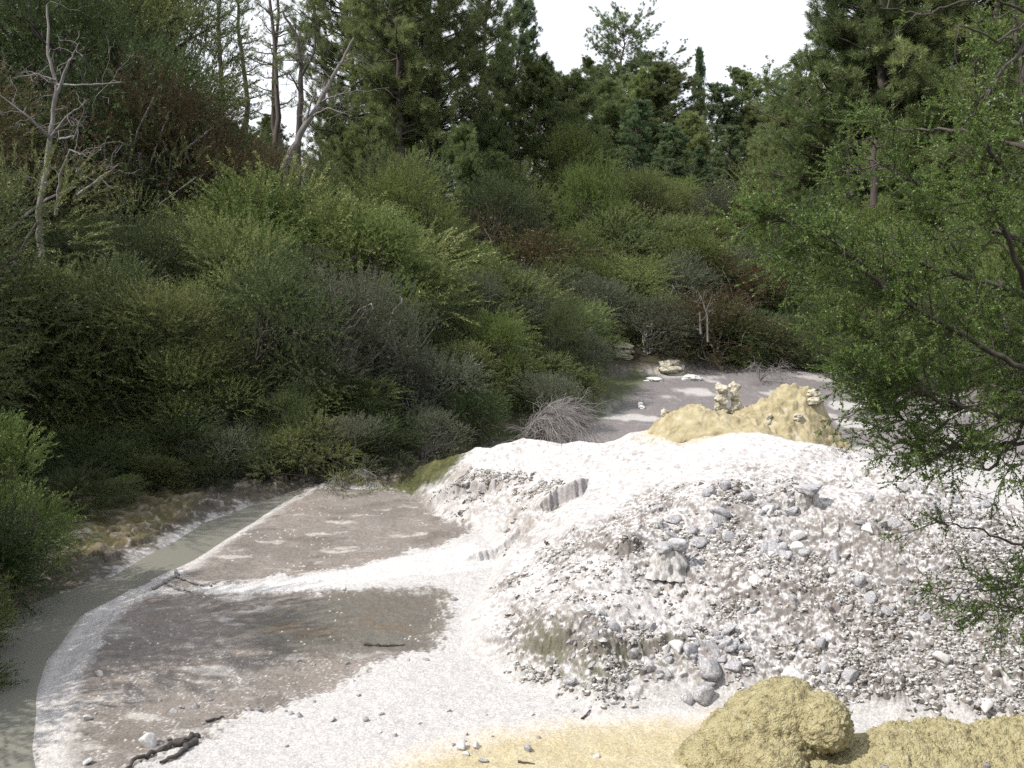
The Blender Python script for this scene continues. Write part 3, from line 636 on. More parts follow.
# tall bushy trees along the far bank of the stream and up the left slope
for key, u, d, vt, wd in [('big0', 100, 26.5, 262, 1.0), ('big1', 185, 26.3, 285, 1.0), ('big0', 262, 26.8, 255, 0.9), ('big2', 330, 27.2, 262, 0.9), ('big1', 235, 29.5, 225, 1.0),
                          ('big2', 405, 29.2, 275, 0.8), ('big0', 150, 30, 215, 1.0), ('big4', 350, 32.5, 205, 0.9), ('big0', 60, 30.5, 235, 1.0), ('big2', 290, 31.5, 240, .9), ('big0', 445, 31.5, 290, 0.8), ('big4', 500, 31.5, 310, 0.72),
                          ('big2', 470, 33.5, 270, 0.8), ('big0', 560, 34.5, 300, 0.75), ('big0', 20, 27.5, 300, 1.0), ('big3', 15, 34, 110, 1.0), ('big3', 105, 36, 70, .95), ('big0', 168, 38, 105, 0.8),
                          ('big3', 195, 36, 130, .85), ('big0', 60, 39, -40, .8), ('big1', 128, 42, -30, .75), ('big0', 95, 44, -90, .8), ('big3', 10, 42, -80, .8), ('big1', 150, 33, 190, .9), ('big4', 95, 32, 215, .8), ('big3', 230, 42, 140, 0.9), ('big0', 380, 44, 150, 0.8), ('big1', 330, 43, 165, 0.8), ('big0', -40, 33, 150, 1.1),
                          ('big0', 270, 37, 190, 0.9), ('big4', 420, 42, 165, 0.9), ('big4', 600, 56, 158, 0.7), ('big1', 645, 60, 172, 0.8), ('big0', -30, 40, 20, 1.0), ('big1', 290, 48, 150, .8),
                          ('big0', -350, 12.4, 120, .8), ('big1', -200, 20, 100, .9), ('big0', -120, 23, 150, 1.0), ('big3', -130, 28, 40, 1.0),
                          ('big0', 60, 25.4, 380, 1.2), ('big0', 130, 25.2, 395, 1.25), ('big2', 215, 25.0, 400, 1.25), ('big0', 290, 25.2, 385, 1.1), ('big1', 170, 25.4, 350, 1.0), ('big0', 360, 26.4, 372, 1.0), ('big2', 420, 28.4, 350, 0.9),
                          ('big1', 520, 58, 165, .9), ('big0', 480, 52, 175, .9), ('big4', 565, 62, 126, .8), ('big1', 690, 62, 188, .9), ('big3', 735, 62, 200, .9), ('big1', 790, 60, 158, 1.0), ('big0', 840, 52, 190, .9), ('big4', 900, 47, 200, .9), ('big1', 960, 44, 210, .9), ('big4', 1010, 40, 220, .9), ('big1', 870, 45, 250, .8), ('big0', 950, 38, 280, .8), ('big4', 1020, 34, 290, .8)]:
    put_px(key, u, d, vt, wd)
for key, u, d, vt, wd in [('deep0', 95, 22.7, 448, 1.5), ('olive0', 150, 22.9, 455, 1.5), ('deep0', 200, 23.3, 452, 1.4), ('deep0', 90, 23.6, 428, 1.4), ('olive0', 135, 23.7, 440, 1.4), ('deep0', 180, 23.9, 420, 1.3), ('grey0', 225, 23.9, 430, 1.3), ('deep0', 265, 24.0, 438, 1.4), ('olive1', 305, 24.2, 425, 1.3), ('grey0', 340, 24.6, 420, 1.2), ('deep0', 385, 25.4, 418, 1.3),
                          ('grey0', 425, 26.0, 410, 1.1), ('olive0', 60, 24.6, 405, 1.3), ('deep0', 470, 28, 390, 1.2), ('olive0', 590, 33.5, 370, 1.2), ('grey0', 560, 30.2, 375, 1.0), ('bright0', 262, 34.6, 190, 1.2), ('olive1', 300, 35, 192, 1.2), ('deep0', 30, 26.6, 268, 1.0), ('olive0', 55, 26.4, 272, 1.0),
                          ('deep0', 700, 46, 325, 1.4), ('rust0', 665, 46.5, 318, 1.4), ('olive0', 735, 45.5, 322, 1.4), ('rust0', 720, 45, 300, 1.3), ('deep0', 770, 45, 318, 1.4), ('olive0', 635, 45.5, 325, 1.3), ('deep0', 810, 47, 310, 1.4)]:
    put_px(key, u, d, vt, wd)
# shrubs over the middle slope, thinned by distance
def in_view(x, y, z, m=60):
    u, v = project(x, y, z); return -m < u < 1024 + m
pts = []
tries = 0
while tries < 9000 and len(pts) < 285:
    tries += 1
    y = RNG.uniform(25, 74); x = RNG.uniform(-0.60, 0.62) * y
    s = float(-sdist(VALLEY, np.array([x]), np.array([y]))[0])
    if s < 1.2 or s > 32 or not in_view(x, y, 3): continue
    u = project(x, y, 2)[0]
    if u < 330 and y < 34: continue
    if u < 240 and y > 50: continue
    md = 1.15 + 0.018 * y
    if any((x - p) ** 2 + (y - q_) ** 2 < md * md for p, q_, _ in pts): continue
    pts.append((x, y, s))
for x, y, s in pts:
    u = project(x, y, 2)[0]
    r_ = RNG.random()
    if u < 320: keys, pr = ['olive0', 'deep0', 'grey0', 'bright0', 'rust0', 'olive1'], [.3, .25, .15, .1, .1, .1]
    elif s < 4: keys, pr = ['olive0', 'grey0', 'twig0', 'rust0', 'deep0', 'bright1', 'olive1'], [.24, .16, .06, .10, .16, .14, .14]
    else: keys, pr = ['olive0', 'olive1', 'bright0', 'bright1', 'deep0', 'grey0', 'rust0', 'twig0'], [.20, .20, .17, .13, .11, .08, .08, .03]
    put(keys[RNG.choice(len(keys), p=pr)], x, y, RNG.uniform(1.7, 3.3) * (0.8 if s < 2 else 1.0), RNG.uniform(1.0, 1.5))

# pines and other tall trees on the ridges
def Q_(key, kind, H, R, *a, **k): PINE[key] = (pine_proto(kind, H, R, *a, **k), H, R)
Q_('pa', 'pine_tree', 18, 3.6, 31, 'pine', bottom=0.16)
Q_('pb', 'pine_tree', 20, 3.2, 32, 'pine_blue', bottom=0.12, whorls=22)
Q_('pc', 'pine_tree', 19, 3.8, 33, 'pine_light', bottom=0.14, whorls=22, K=54)
Q_('thin', 'thin_pine', 22, 1.9, 34, 'pine', bottom=0.42, whorls=11, per=3, tufts=3, sub=5, K=20)
Q_('spire', 'spire_conifer', 14, 2.2, 35, 'pine_blue', bottom=0.08, whorls=24, shape='spire', tufts=3)
Q_('round', 'rounded_tree', 12, 3.6, 36, 'pine_light', bottom=0.10, whorls=18, per=7, K=54, shape='broad')
Q_('pd', 'pine_tree', 19, 4.2, 37, 'pine', bottom=0.18, whorls=20, shape='top', K=50)
pines = [('pa', 20, 46, -90, 1), ('pb', 85, 50, -110, 1), ('pd', 140, 52, -60, 1), ('pa', 160, 62, -30, .6), ('thin', 213, 78, -60, .8), ('thin', 236, 84, -40, .9), ('thin', 262, 76, -70, .9), ('thin', 279, 88, -30, 1),
         ('thin', 325, 72, -60, 1.1), ('pa', 352, 62, -80, 1), ('pd', 395, 58, -110, 1), ('pb', 425, 68, -80, 1), ('pa', 448, 60, -90, .9), ('pd', 480, 66, -30, .9), ('pb', 512, 74, -2, .8), ('pa', 500, 70, 60, .8), ('pb', 370, 74, -40, 1),
         ('round', 533, 66, 68, .95), ('round', 578, 70, 82, .9), ('pd', 620, 92, 24, .9), ('pa', 590, 96, 66, 1.3), ('pd', 652, 94, 62, 1.2), ('pa', 678, 88, 68, 1.4), ('spire', 697, 108, 52, .5), ('pb', 718, 84, 88, 1.5), ('pa', 742, 100, 76, 1.4), ('pd', 768, 108, 80, 1.2), ('pb', 792, 96, 86, 1.5), ('round', 610, 84, 88, 1.1), ('round', 640, 88, 80, 1.1), ('round', 690, 80, 120, 1.2), ('round', 750, 84, 112, 1.2), ('round', 782, 84, 108, 1.2), ('round', 500, 60, 130, .9), ('round', 465, 56, 135, .9), ('round', 420, 60, 120, .9), ('round', 370, 58, 130, .9), ('round', 335, 66, 128, .9), ('round', 275, 90, 122, 1.0), ('round', 225, 88, 128, 1.0), ('round', 250, 70, 138, 1.0),
         ('pb', 640, 80, 105, 1.4), ('spire', 700, 70, 148, 1.3), ('pb', 736, 72, 130, 1.4), ('pb', 668, 74, 128, 1.4), ('pa', 560, 82, 100, 1.3),
         ('pc', 830, 60, 40, 1), ('pc', 872, 55, -50, 1), ('pd', 915, 52, -120, 1), ('pc', 965, 56, -100, 1), ('pa', 1010, 50, -140, 1), ('round', 790, 66, 120, 1), ('pc', 812, 70, 66, .9), ('round', 846, 56, 130, 1), ('pc', 1060, 54, -100, 1), ('round', 930, 50, 120, 1), ('round', 985, 48, 130, 1), ('pc', 890, 64, -20, 1), ('round', 765, 76, 130, 1), ('pc', 940, 66, -60, 1), ('pa', -30, 54, -100, 1)]
for key, u, d, vt, wd in pines: put_px(key, u, d, vt, wd, src=PINE)

for key, u, d, vt, wd in [('deep0', 835, 43, 333, 1.5), ('olive0', 880, 40, 330, 1.6), ('grey0', 800, 45, 335, 1.3), ('olive0', 118, 21.6, 478, 1.6), ('deep0', 72, 20.6, 470, 1.3)]: put_px(key, u, d, vt, wd)

# ground cover between the shrubs: nobody could count it
g = Geo()
N = 44000
y = RNG.uniform(24, 95, N * 4); x = RNG.uniform(-0.62, 0.64, N * 4) * y
s = -sdist(VALLEY, x, y); k = (s > 0.3) & (s < 50)
x, y = x[k][:N], y[k][:N]
z = base_z(x, y); org = np.stack([x, y, z + RNG.uniform(-0.05, 0.25, len(x))], 1)
sprays(g, org, RNG.normal(0, 0.6, (len(x), 3)) + np.array([0, 0, 1.0]), RNG, RNG.uniform(0.4, 1.15, len(x)), 14, 0.12, 0.024, np.clip(0.45 + 0.5 * perlin(x * 0.4, y * 0.4) + RNG.normal(0, .1, len(x)), 0, 1), 0.1, 0.6)
tag(g.build("undergrowth", M['olive']), "low olive undergrowth covering the slopes between the shrubs", "undergrowth", kind="stuff")
# ------------------------------------------------------------------ rocks, mounds and pillars
def ico(sub):
    import bmesh
    bm = bmesh.new(); bmesh.ops.create_icosphere(bm, subdivisions=sub, radius=1.0)
    V = np.array([v.co[:] for v in bm.verts]); Fc = np.array([[v.index for v in f.verts] for f in bm.faces]); bm.free()
    return V, Fc
ICO3, ICO4, ICO6 = ico(3), ico(4), ico(6)
def rock_geo(seed, size=(1, 1, 0.75), cuts=9, rough=0.10, base=ICO4, deep=0.55):
    rng = np.random.default_rng(seed); V = base[0].copy()
    for _ in range(cuts):
        nrm = unit(rng.normal(size=3)); off = rng.uniform(deep, deep + 0.3)
        d = V @ nrm - off; V -= np.where(d > 0, d, 0)[:, None] * nrm * 0.92
    s = rng.uniform(0, 50)
    V *= (1 + rough * fbm(V[:, 0] * 1.8 + s, V[:, 1] * 1.8, 4, 5, z=V[:, 2] * 1.8))[:, None]
    return V * np.array(size), base[1]
ROCKS = []
for i in range(9):
    rs = np.random.default_rng(300 + i); g = Geo()
    V, f = rock_geo(400 + i, (1, rs.uniform(.65, .95), rs.uniform(.55, .9)), base=ICO3, rough=0.10, cuts=7, deep=0.32); g.add(V, f); ROCKS.append(g.mesh("rock", M['rock'] if i else M['white_rock']))
rock_list = []
def rock(u, v, w, k=None, sink=0.25, label=None, pos=None):
    """a loose stone lying on the ground seen at (u, v); w = its width in metres"""
    x, y, z = pos if pos is not None else ground(u, v)
    o = link("rock", ROCKS[RNG.integers(len(ROCKS)) if k is None else k])
    o.location = (x, y, surf_z(x, y) + w * (0.34 - sink)); o.scale = (w / 1.55 * RNG.uniform(.85, 1.2), w / 1.55 * RNG.uniform(.85, 1.2), w / 1.55 * RNG.uniform(.8, 1.25))
    o.rotation_euler = (RNG.uniform(-.7, .7), RNG.uniform(-.7, .7), RNG.uniform(0, 6.28))
    rock_list.append((o, u, v, label)); return o
NAMED = [(657, 498 + 32, 0.22, "chalky stone leaning against the left side of the capped earth pillar"),
         (692, 536, 0.24, "pale blocky stone just right of the capped earth pillar"), (708, 533, 0.20, "grey-white stone second right of the capped earth pillar"),
         (722, 520, 0.24, "angular stone with a dark underside upslope right of the capped pillar"), (757, 494, 0.24, "bright wedge-shaped stone left of the split-topped pillar"),
         (768, 513, 0.20, "round white stone downslope left of the split-topped pillar"), (775, 549, 0.34, "broad stone throwing a dark shadow in the middle of the slope"),
         (795, 535, 0.26, "chalk-white stone right of the broad shadowed stone"), (705, 499, 0.18, "small grey stone alone on the upper slope left of the split pillar"),
         (728, 634, 0.22, "topmost stone of the leaning stack above the yellow dome"), (731, 655, 0.26, "lower grey stone of the leaning stack above the yellow dome"),
         (708, 676, 0.34, "large flat-topped stone at the foot of the leaning stack"), (694, 667, 0.18, "small dark stone left of the flat-topped stone"), (713, 686, 0.14, "bright small stone below the flat-topped stone"),
         (689, 700, 0.22, "pale stone left of the yellow dome's crown"), (790, 676, 0.30, "flat white slab lying behind the yellow dome's crown"), (812, 683, 0.12, "small white stone right of the flat slab behind the dome"),
         (820, 648, 0.20, "stone with a pale top midway up the slope above the dome"), (985, 714, 0.22, "square white block on the right-hand yellow crust"), (912, 600, 0.16, "small grey stone on the right of the rubble slope"),
         (850, 684, 0.24, "upright grey block standing behind the yellow dome"), (503, 532, 0.28, "dark boulder at the left foot of the white crust"), (452, 600, 0.16, "dark stone beside the end of the grey wet mud"),
         (476, 618, 0.14, "lone grey stone on white crust right of the wet mud"), (100, 675, 0.16, "flat white stone lying on the mud near the stream"), (150, 745, 0.22, "white block beside the dead branches on the mud"),
         (88, 762, 0.14, "white stone at the bottom edge of the mud flat"), (249, 710, 0.10, "pale stone of a pair on the speckled mud"), (261, 711, 0.09, "pinkish stone of a pair on the speckled mud"),
         (87, 718, 0.12, "small white stone between stream rim and dead branches"), (344, 589, 0.12, "stone on the edge of the white runnel"), (288, 617, 0.07, "tiny pale stone on the wet mud"),
         (460, 750, 0.15, "white stone of the cluster on the yellow sand"), (466, 755, 0.10, "small white stone of the cluster on the yellow sand"), (477, 748, 0.12, "upper white stone of the cluster on the yellow sand"),
         (528, 752, 0.10, "single pale stone on the yellow sand"), (597, 757, 0.09, "single white stone on the yellow sand near the dome"), (483, 762, 0.10, "pale stone at the lower end of the sand cluster")]
for u, v, w, lb in NAMED: rock(u, v, w, 0 if any(c in lb for c in ('white', 'bright', 'chalk')) and 'grey-white' not in lb else int(RNG.integers(1, 9)), label=lb)
def scatter(n, poly, wmin, wmax, zone):
    p = np.array(poly); c = 0
    while c < n:
        u = RNG.uniform(p[:, 0].min(), p[:, 0].max()); v = RNG.uniform(p[:, 1].min(), p[:, 1].max())
        if sdist(poly, np.array([u]), np.array([v]))[0] < 0: continue
        rock(u, v, 1.35 * wmin * (wmax / wmin) ** (RNG.random() ** 1.6), label=zone); c += 1
scatter(46, [(640, 505), (700, 490), (830, 500), (850, 560), (740, 575), (640, 560)], 0.07, 0.22, "in the stony band around the capped pillar")
scatter(34, [(640, 640), (700, 630), (745, 640), (750, 690), (700, 702), (650, 690)], 0.07, 0.24, "in the rubble heap left of the yellow dome")
scatter(44, [(740, 580), (900, 560), (1010, 600), (1010, 700), (900, 700), (760, 660)], 0.06, 0.18, "on the rough slope right of the stack")
scatter(24, [(520, 640), (640, 600), (660, 640), (630, 700), (540, 690)], 0.05, 0.15, "along the broken foot of the crust")
scatter(26, [(840, 470), (1000, 490), (1000, 560), (860, 540)], 0.06, 0.18, "on the upper slope under the leafy tree")
scatter(34, [(90, 690), (300, 640), (430, 660), (380, 740), (200, 760), (80, 760)], 0.03, 0.08, "strewn on the speckled mud flat")
scatter(14, [(300, 740), (420, 700), (560, 700), (600, 730), (420, 760)], 0.03, 0.07, "on the smooth white crust by the sand")

def flute(name, u, v, w, h, mat, seed, n=10, top=0.72, taper=1.0, x=None, y=None, zb=None, lumps=0.1, parent=None):
    """an eroded standing column: ribbed, narrower at the top"""
    rng = np.random.default_rng(seed); g = Geo(); NS, NR = 48, 30
    t = np.linspace(0, 1, NR)[:, None]; th = np.linspace(0, 2 * math.pi, NS, endpoint=False)[None, :]
    r = w / 2 * (1.0 + (top - 1.0) * t ** taper) * (1 + 0.10 * np.sin(th * n + 2 * np.sin(th * 3)) * (1 - 0.5 * t))
    r = r * (1 + lumps * fbm(np.cos(th) * 1.7 + seed + 0 * t, np.sin(th) * 1.7 + 0 * t, 3, seed, z=t * h / w * 2.2 + 0 * th))
    r = r * np.where(t > 0.93, 1 - (t - 0.93) / 0.07 * 0.75, 1.0)
    zz = t * h + 0 * th - 0.12
    V = np.stack([r * np.cos(th), r * np.sin(th), zz], -1).reshape(-1, 3)
    q = [(i * NS + j, i * NS + (j + 1) % NS, (i + 1) * NS + (j + 1) % NS, (i + 1) * NS + j) for i in range(NR - 1) for j in range(NS)]
    g.add(V, q); V2 = np.array([[0, 0, h - 0.12]]); k0 = (NR - 1) * NS
    o = g.build(name, mat, parent, smooth=True); return o
def stand(u, v): 
    x, y, z = ground(u, v); return (x, y, surf_z(x, y))
# broken crust: small earth clods and rain pillars standing out of the slope, too many to count
def clods(n, seed):
    rng = np.random.default_rng(seed); g = Geo()
    px = rng.uniform(-2.2, 8.3, n * 8); py = rng.uniform(11.5, 22, n * 8)
    j = np.clip(np.searchsorted(ys, py), 1, ny - 2); i = np.clip(np.searchsorted(xs, px), 1, nx - 2)
    pt = fbm(px * 0.55, py * 0.8, 3, 141) + 0.7 * fbm(px * 2.4, py * 4.5, 3, 143) + 0.5 * fbm(px * 6, py * 10, 2, 145) + 0.35 * (Z[j, i] < 1.1) + 0.4 * sstep(3.2, 4.6, px) * sstep(1.9, 1.3, Z[j, i]) - 0.22
    dens = (rough[j, i] + 0.7 * erode_l[j, i]) * sstep(0.0, 0.75, pt) * (rough[j, i] + erode_l[j, i] > 0.15)
    k = rng.random(len(px)) < dens * 0.7; px, py, j, i = px[k][:n], py[k][:n], j[k][:n], i[k][:n]
    m = len(px); zz = Z[j, i]; NS = 6
    w = np.minimum(0.0125 * np.exp(rng.normal(0, 0.5, m)), 0.042); h = np.minimum(w * rng.uniform(0.7, 2.4, m), 0.07); el = rng.uniform(0.8, 1.75, m)
    th = np.arange(NS) * 2 * math.pi / NS + rng.uniform(0, 1, (m, 1))
    rings = []
    lx, ly = rng.normal(0, 0.25, m) * h, rng.normal(0, 0.25, m) * h
    for f, r in ((-0.6, 1.15), (0.35, 1.0), (0.62, 0.8)):
        rr = w[:, None] * r * rng.uniform(0.5, 1.45, (m, NS))
        rings.append(np.stack([px[:, None] + rr * np.cos(th) * el[:, None] + lx[:, None] * f, py[:, None] + rr * np.sin(th) + ly[:, None] * f, zz[:, None] + h[:, None] * f + rng.normal(0, 0.22, (m, NS)) * h[:, None]], -1))
    V = np.stack(rings, 1).reshape(m, 3 * NS, 3)
    q = [(r * NS + a, r * NS + (a + 1) % NS, (r + 1) * NS + (a + 1) % NS, (r + 1) * NS + a) for r in range(2) for a in range(NS)]
    off = np.arange(m)[:, None, None] * 3 * NS
    t = np.repeat(rng.random(m), 3 * NS)
    g.add(V.reshape(-1, 3), (np.array(q)[None] + off).reshape(-1, 4), t)
    g.add(np.zeros((0, 3)), np.zeros((0, 4), int))
    g.f.append(((np.arange(NS) + 2 * NS)[None, :] + off[:, :, 0]).reshape(-1, NS))
    return g
cm_, n, l = new_mat("crusted_clods")
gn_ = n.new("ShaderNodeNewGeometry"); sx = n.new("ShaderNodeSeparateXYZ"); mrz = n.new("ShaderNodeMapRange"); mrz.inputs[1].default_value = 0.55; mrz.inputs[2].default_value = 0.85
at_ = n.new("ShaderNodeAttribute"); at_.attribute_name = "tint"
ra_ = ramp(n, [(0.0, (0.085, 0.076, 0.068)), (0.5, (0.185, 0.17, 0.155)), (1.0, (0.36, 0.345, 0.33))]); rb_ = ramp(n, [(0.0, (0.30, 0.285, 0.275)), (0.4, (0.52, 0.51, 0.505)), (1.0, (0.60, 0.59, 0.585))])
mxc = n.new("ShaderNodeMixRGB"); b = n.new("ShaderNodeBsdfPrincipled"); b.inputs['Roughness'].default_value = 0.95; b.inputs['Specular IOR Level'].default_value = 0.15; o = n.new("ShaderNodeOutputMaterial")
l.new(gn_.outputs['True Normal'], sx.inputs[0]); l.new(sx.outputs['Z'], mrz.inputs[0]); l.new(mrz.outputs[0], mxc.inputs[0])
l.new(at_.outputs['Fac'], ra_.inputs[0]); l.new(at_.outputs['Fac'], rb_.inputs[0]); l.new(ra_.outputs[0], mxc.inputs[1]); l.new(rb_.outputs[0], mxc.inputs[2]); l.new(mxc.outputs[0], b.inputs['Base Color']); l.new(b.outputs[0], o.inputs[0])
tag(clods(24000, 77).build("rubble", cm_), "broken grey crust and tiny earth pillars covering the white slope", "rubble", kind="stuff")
# earth pillar under two capstones
p = empty("earth_pillar", stand(668, 571)); tag(p, "fluted earth pillar capped by two pale stones on the white slope", "earth pillar")
flute("column", 0, 0, 0.64, 0.42, M['column'], 3, n=15, top=0.52, lumps=0.34, parent=p)
for dx, w, dz in ((-0.11, 0.28, 0.31), (0.12, 0.27, 0.34)):
    g = Geo(); V, f = rock_geo(int(900 + dx * 100), (w / 1.7, w / 2, w / 2.6), rough=0.18); g.add(V + np.array([dx, -0.06, dz]), f); g.build("capstone", M['rock'], p)
p = empty("earth_pillar", stand(803, 506)); tag(p, "split-topped earth pillar with one grey capstone high on the slope", "earth pillar")
for dx, dy, w, h in ((-0.02, 0.0, 0.28, 0.36), (0.16, 0.03, 0.26, 0.34), (-0.22, 0.05, 0.24, 0.24)):
    c = flute("column", 0, 0, w, h, M['column'], int(40 + dx * 50), n=7, top=0.6, lumps=0.35, parent=p); c.location = (dx, dy, 0)
g = Geo(); V, f = rock_geo(77, (0.27, 0.22, 0.10), rough=0.2); g.add(V + np.array([0.07, 0, 0.28]), f); g.build("capstone", M['rock'], p)

def heap(name, cx, cy, hx, hy, humps, mat, zfun, seed, grain=0.03, gfreq=9.0, lump=0.06, step=0.025, ledge=None):
    """a crusty mound: sum of rounded humps over the ground, grainy on top"""
    gx = np.arange(-hx, hx + step, step); gy = np.arange(-hy, hy + step, step); A, B = np.meshgrid(gx, gy)
    wx = A + 0.10 * perlin(A * 1.3, B * 1.3, seed=seed); wy = B + 0.10 * perlin(A * 1.3, B * 1.3, seed=seed + 3)
    H = np.zeros_like(A)
    for (px, py, sx, sy, h, e) in humps:
        r = np.sqrt(((wx - px) / sx) ** 2 + ((wy - py) / sy) ** 2)
        H = np.maximum(H, 0) + 0; b = h * np.clip(1 - r ** e, 0, None) ** (0.9 if e > 2 else 1.3)
        H = np.log(np.exp(8 * H) + np.exp(8 * b) - 1) / 8
    edge = sstep(0.0, 0.25, H)
    H = H + edge * (lump * fbm(A * 2.2, B * 2.2, 4, seed + 5))
    if ledge:
        m = sstep(ledge[0], ledge[1], A) ; q_ = H * 5 + fbm(A * 1.5, B * 1.5, 3, seed + 8); H = H + m * edge * (sstep(0, .4, q_ - np.floor(q_)) - (q_ - np.floor(q_))) * 0.12 + m * edge * 0.05 * fbm(A * 6, B * 6, 3, seed + 9)
    w1, w2, wid = worley(A * gfreq, B * gfreq, seed)
    H = H + edge * grain * (sstep(0.0, 0.5, w2 - w1) * wid * 1.2 + 0.6 * perlin(A * gfreq * 2, B * gfreq * 2, seed=seed + 6))
    zb = zfun(A + cx, B + cy) - 0.06
    keep = H > 0.015
    g = Geo(); nn, mm = A.shape
    Vv = np.stack([A, B, np.where(keep, zb + 0.06, zb) + H], -1).reshape(-1, 3)
    j, i = np.meshgrid(np.arange(nn - 1), np.arange(mm - 1), indexing='ij')
    kk = keep[:-1, :-1] | keep[1:, :-1] | keep[:-1, 1:] | keep[1:, 1:]
    q_ = np.stack([j * mm + i, j * mm + i + 1, (j + 1) * mm + i + 1, (j + 1) * mm + i], -1)[kk]
    g.add(Vv, q_); o = g.build(name, mat, smooth=True); o.location = (cx, cy, 0)
    return o, (gx, gy, Vv.reshape(nn, mm, 3)[..., 2])
def hz(hd, cx, cy, x, y):
    gx, gy, Hh = hd; return float(Hh[int(np.clip(np.searchsorted(gy, y - cy), 0, len(gy) - 1)), int(np.clip(np.searchsorted(gx, x - cx), 0, len(gx) - 1))])
# the yellow sulphur bank on the far edge of the terrace
BX, BY = 4.75, 20.6
bank, bank_h = heap("sulphur_mound", BX, BY, 3.2, 1.6, [(1.15, 0.05, 1.75, 1.1, 1.30, 1.4), (1.35, 0.0, 0.70, 0.85, 1.25, 2.4), (-1.0, -0.1, 1.05, 0.95, 0.52, 1.7), (0.25, -0.3, 2.1, 0.95, 0.36, 2.2)], M['sand'],
                     lambda a, b: base_z(a, b), 3, grain=0.03, gfreq=8, lump=0.11, ledge=(-0.6, 0.9))
tag(bank, "yellow sulphur bank with two humps on the far edge of the white terrace", "sulphur mound")
def lumpy(name, w, h, seed, mat, n=5, parent=None, base=ICO4, rough=0.3):
    rng = np.random.default_rng(seed); g = Geo()
    for k in range(n):
        r = w / 2 * rng.uniform(0.75, 1.05) * (1 - 0.25 * k / n); V, f = rock_geo(seed * 31 + k, (r, r * .9, h / n * 0.85), cuts=7, rough=rough, base=base)
        g.add(V + np.array([rng.normal(0, 0.08 * w), rng.normal(0, 0.08 * w), h * (k + 0.4) / n]), f)
    return g.build(name, mat, parent, smooth=True)
for u, d, w, h, sd, lb in ((720.5, 20.6, 0.34, 0.80, 5, "taller cream sinter pillar standing on the saddle of the yellow bank"), (735, 20.65, 0.32, 0.74, 6, "rough twin pillar right of the taller cream pillar on the yellow bank")):
    a = at(u, 405, d); o = lumpy("sinter_pillar", w, h, sd, M['pillar'], 6); o.location = (a[0], a[1], hz(bank_h, BX, BY, a[0], a[1]) - 0.06); tag(o, lb, "pillar", "twin pillars on the yellow bank")
for u, d, w, h, sd, lb in ((667, 20.6, 0.20, 0.22, 8, "cream knob at the left shoulder of the yellow bank"), (768, 19.95, 0.18, 0.20, 9, "cream knob set in the front of the yellow bank's main hump"), (812, 20.3, 0.40, 0.24, 15, "broken grey crust block near the top of the main yellow hump"),
                           (797, 19.9, 0.24, 0.13, 16, "small cream block on the main hump beside the broken crust")):
    a = at(u, 405, d); o = lumpy("sinter_block", w, h, sd, M['pillar'], 2); o.location = (a[0], a[1], hz(bank_h, BX, BY, a[0], a[1]) - 0.08); tag(o, lb, "sinter block")
a = ground(640, 412); o = lumpy("sinter_block", 0.28, 0.2, 21, M['white_rock'], 2); o.location = (flat(640, 408)[0], flat(640, 408)[1], float(base_z(*[np.array([c]) for c in flat(640, 408)])[0])); tag(o, "white lump on dark floor left of the yellow bank", "sinter block")
for u, v, w, h, sd, mt, lb in ((668, 374, 1.5, 0.6, 23, 'pillar', "cream mound far off on the grey valley floor"), (623, 371, 1.2, 0.6, 25, 'pillar', "small pale mound at the foot of the far shrubs"), (690, 379, 1.3, 0.30, 27, 'white_rock', "low white crust in front of the far cream mound"), (655, 381, 1.1, 0.22, 29, 'white_rock', "low white crust left of the far cream mound")):
    x, y = flat(u, v); o = lumpy("sinter_mound", w, h, sd, M[mt], 3); o.location = (x, y, float(base_z(np.array([x]), np.array([y]))[0]) - 0.1); tag(o, lb, "sinter mound")
# the near yellow domes at the bottom edge
def dome(name, u, d, R, parts, mat, seed):
    """rounded crust lumps grown together, granular all over"""
    g = Geo(); rng = np.random.default_rng(seed)
    for (dx, dy, dz, sx, sy, sz) in parts:
        V = ICO6[0].copy(); s = rng.uniform(0, 40)
        P3 = V * np.array([sx, sy, sz])
        dsp = 0.06 * fbm(P3[:, 0] * 1.8 + s, P3[:, 1] * 1.8, 3, seed, z=P3[:, 2] * 1.8) + 0.035 * fbm(P3[:, 0] * 11 + s, P3[:, 1] * 14, 2, seed + 2, z=P3[:, 2] * 14) + 0.045 * np.abs(perlin(P3[:, 0] * 22, P3[:, 1] * 22, P3[:, 2] * 22))
        g.add(P3 + V * dsp[:, None] + np.array([dx, dy, dz]), ICO6[1])
    o = g.build(name, mat, smooth=True); return o
a = at(784, 768, 10.95); gz0 = float(base_z(np.array([a[0]]), np.array([a[1]]))[0])
o = dome("sulphur_mound", 0, 0, 0, [(0.0, 0.10, 0.06, 0.62, 0.62, 0.84), (-0.22, 0.05, 0.02, 0.66, 0.64, 0.78), (0.40, -0.14, 0.47, 0.38, 0.44, 0.32), (-0.52, -0.02, -0.04, 0.66, 0.62, 0.60), (-0.86, -0.10, -0.12, 0.58, 0.6, 0.38), (0.28, -0.62, -0.04, 0.22, 0.22, 0.26), (-0.30, -0.55, -0.02, 0.44, 0.36, 0.42)], M['sulphur'], 5)
o.location = (a[0], a[1], gz0 - 0.05); o.scale = (0.9, 0.9, 0.97); tag(o, "big rounded yellow sulphur dome with an undercut right side", "sulphur mound")
b2x, b2y = 4.75, 10.9
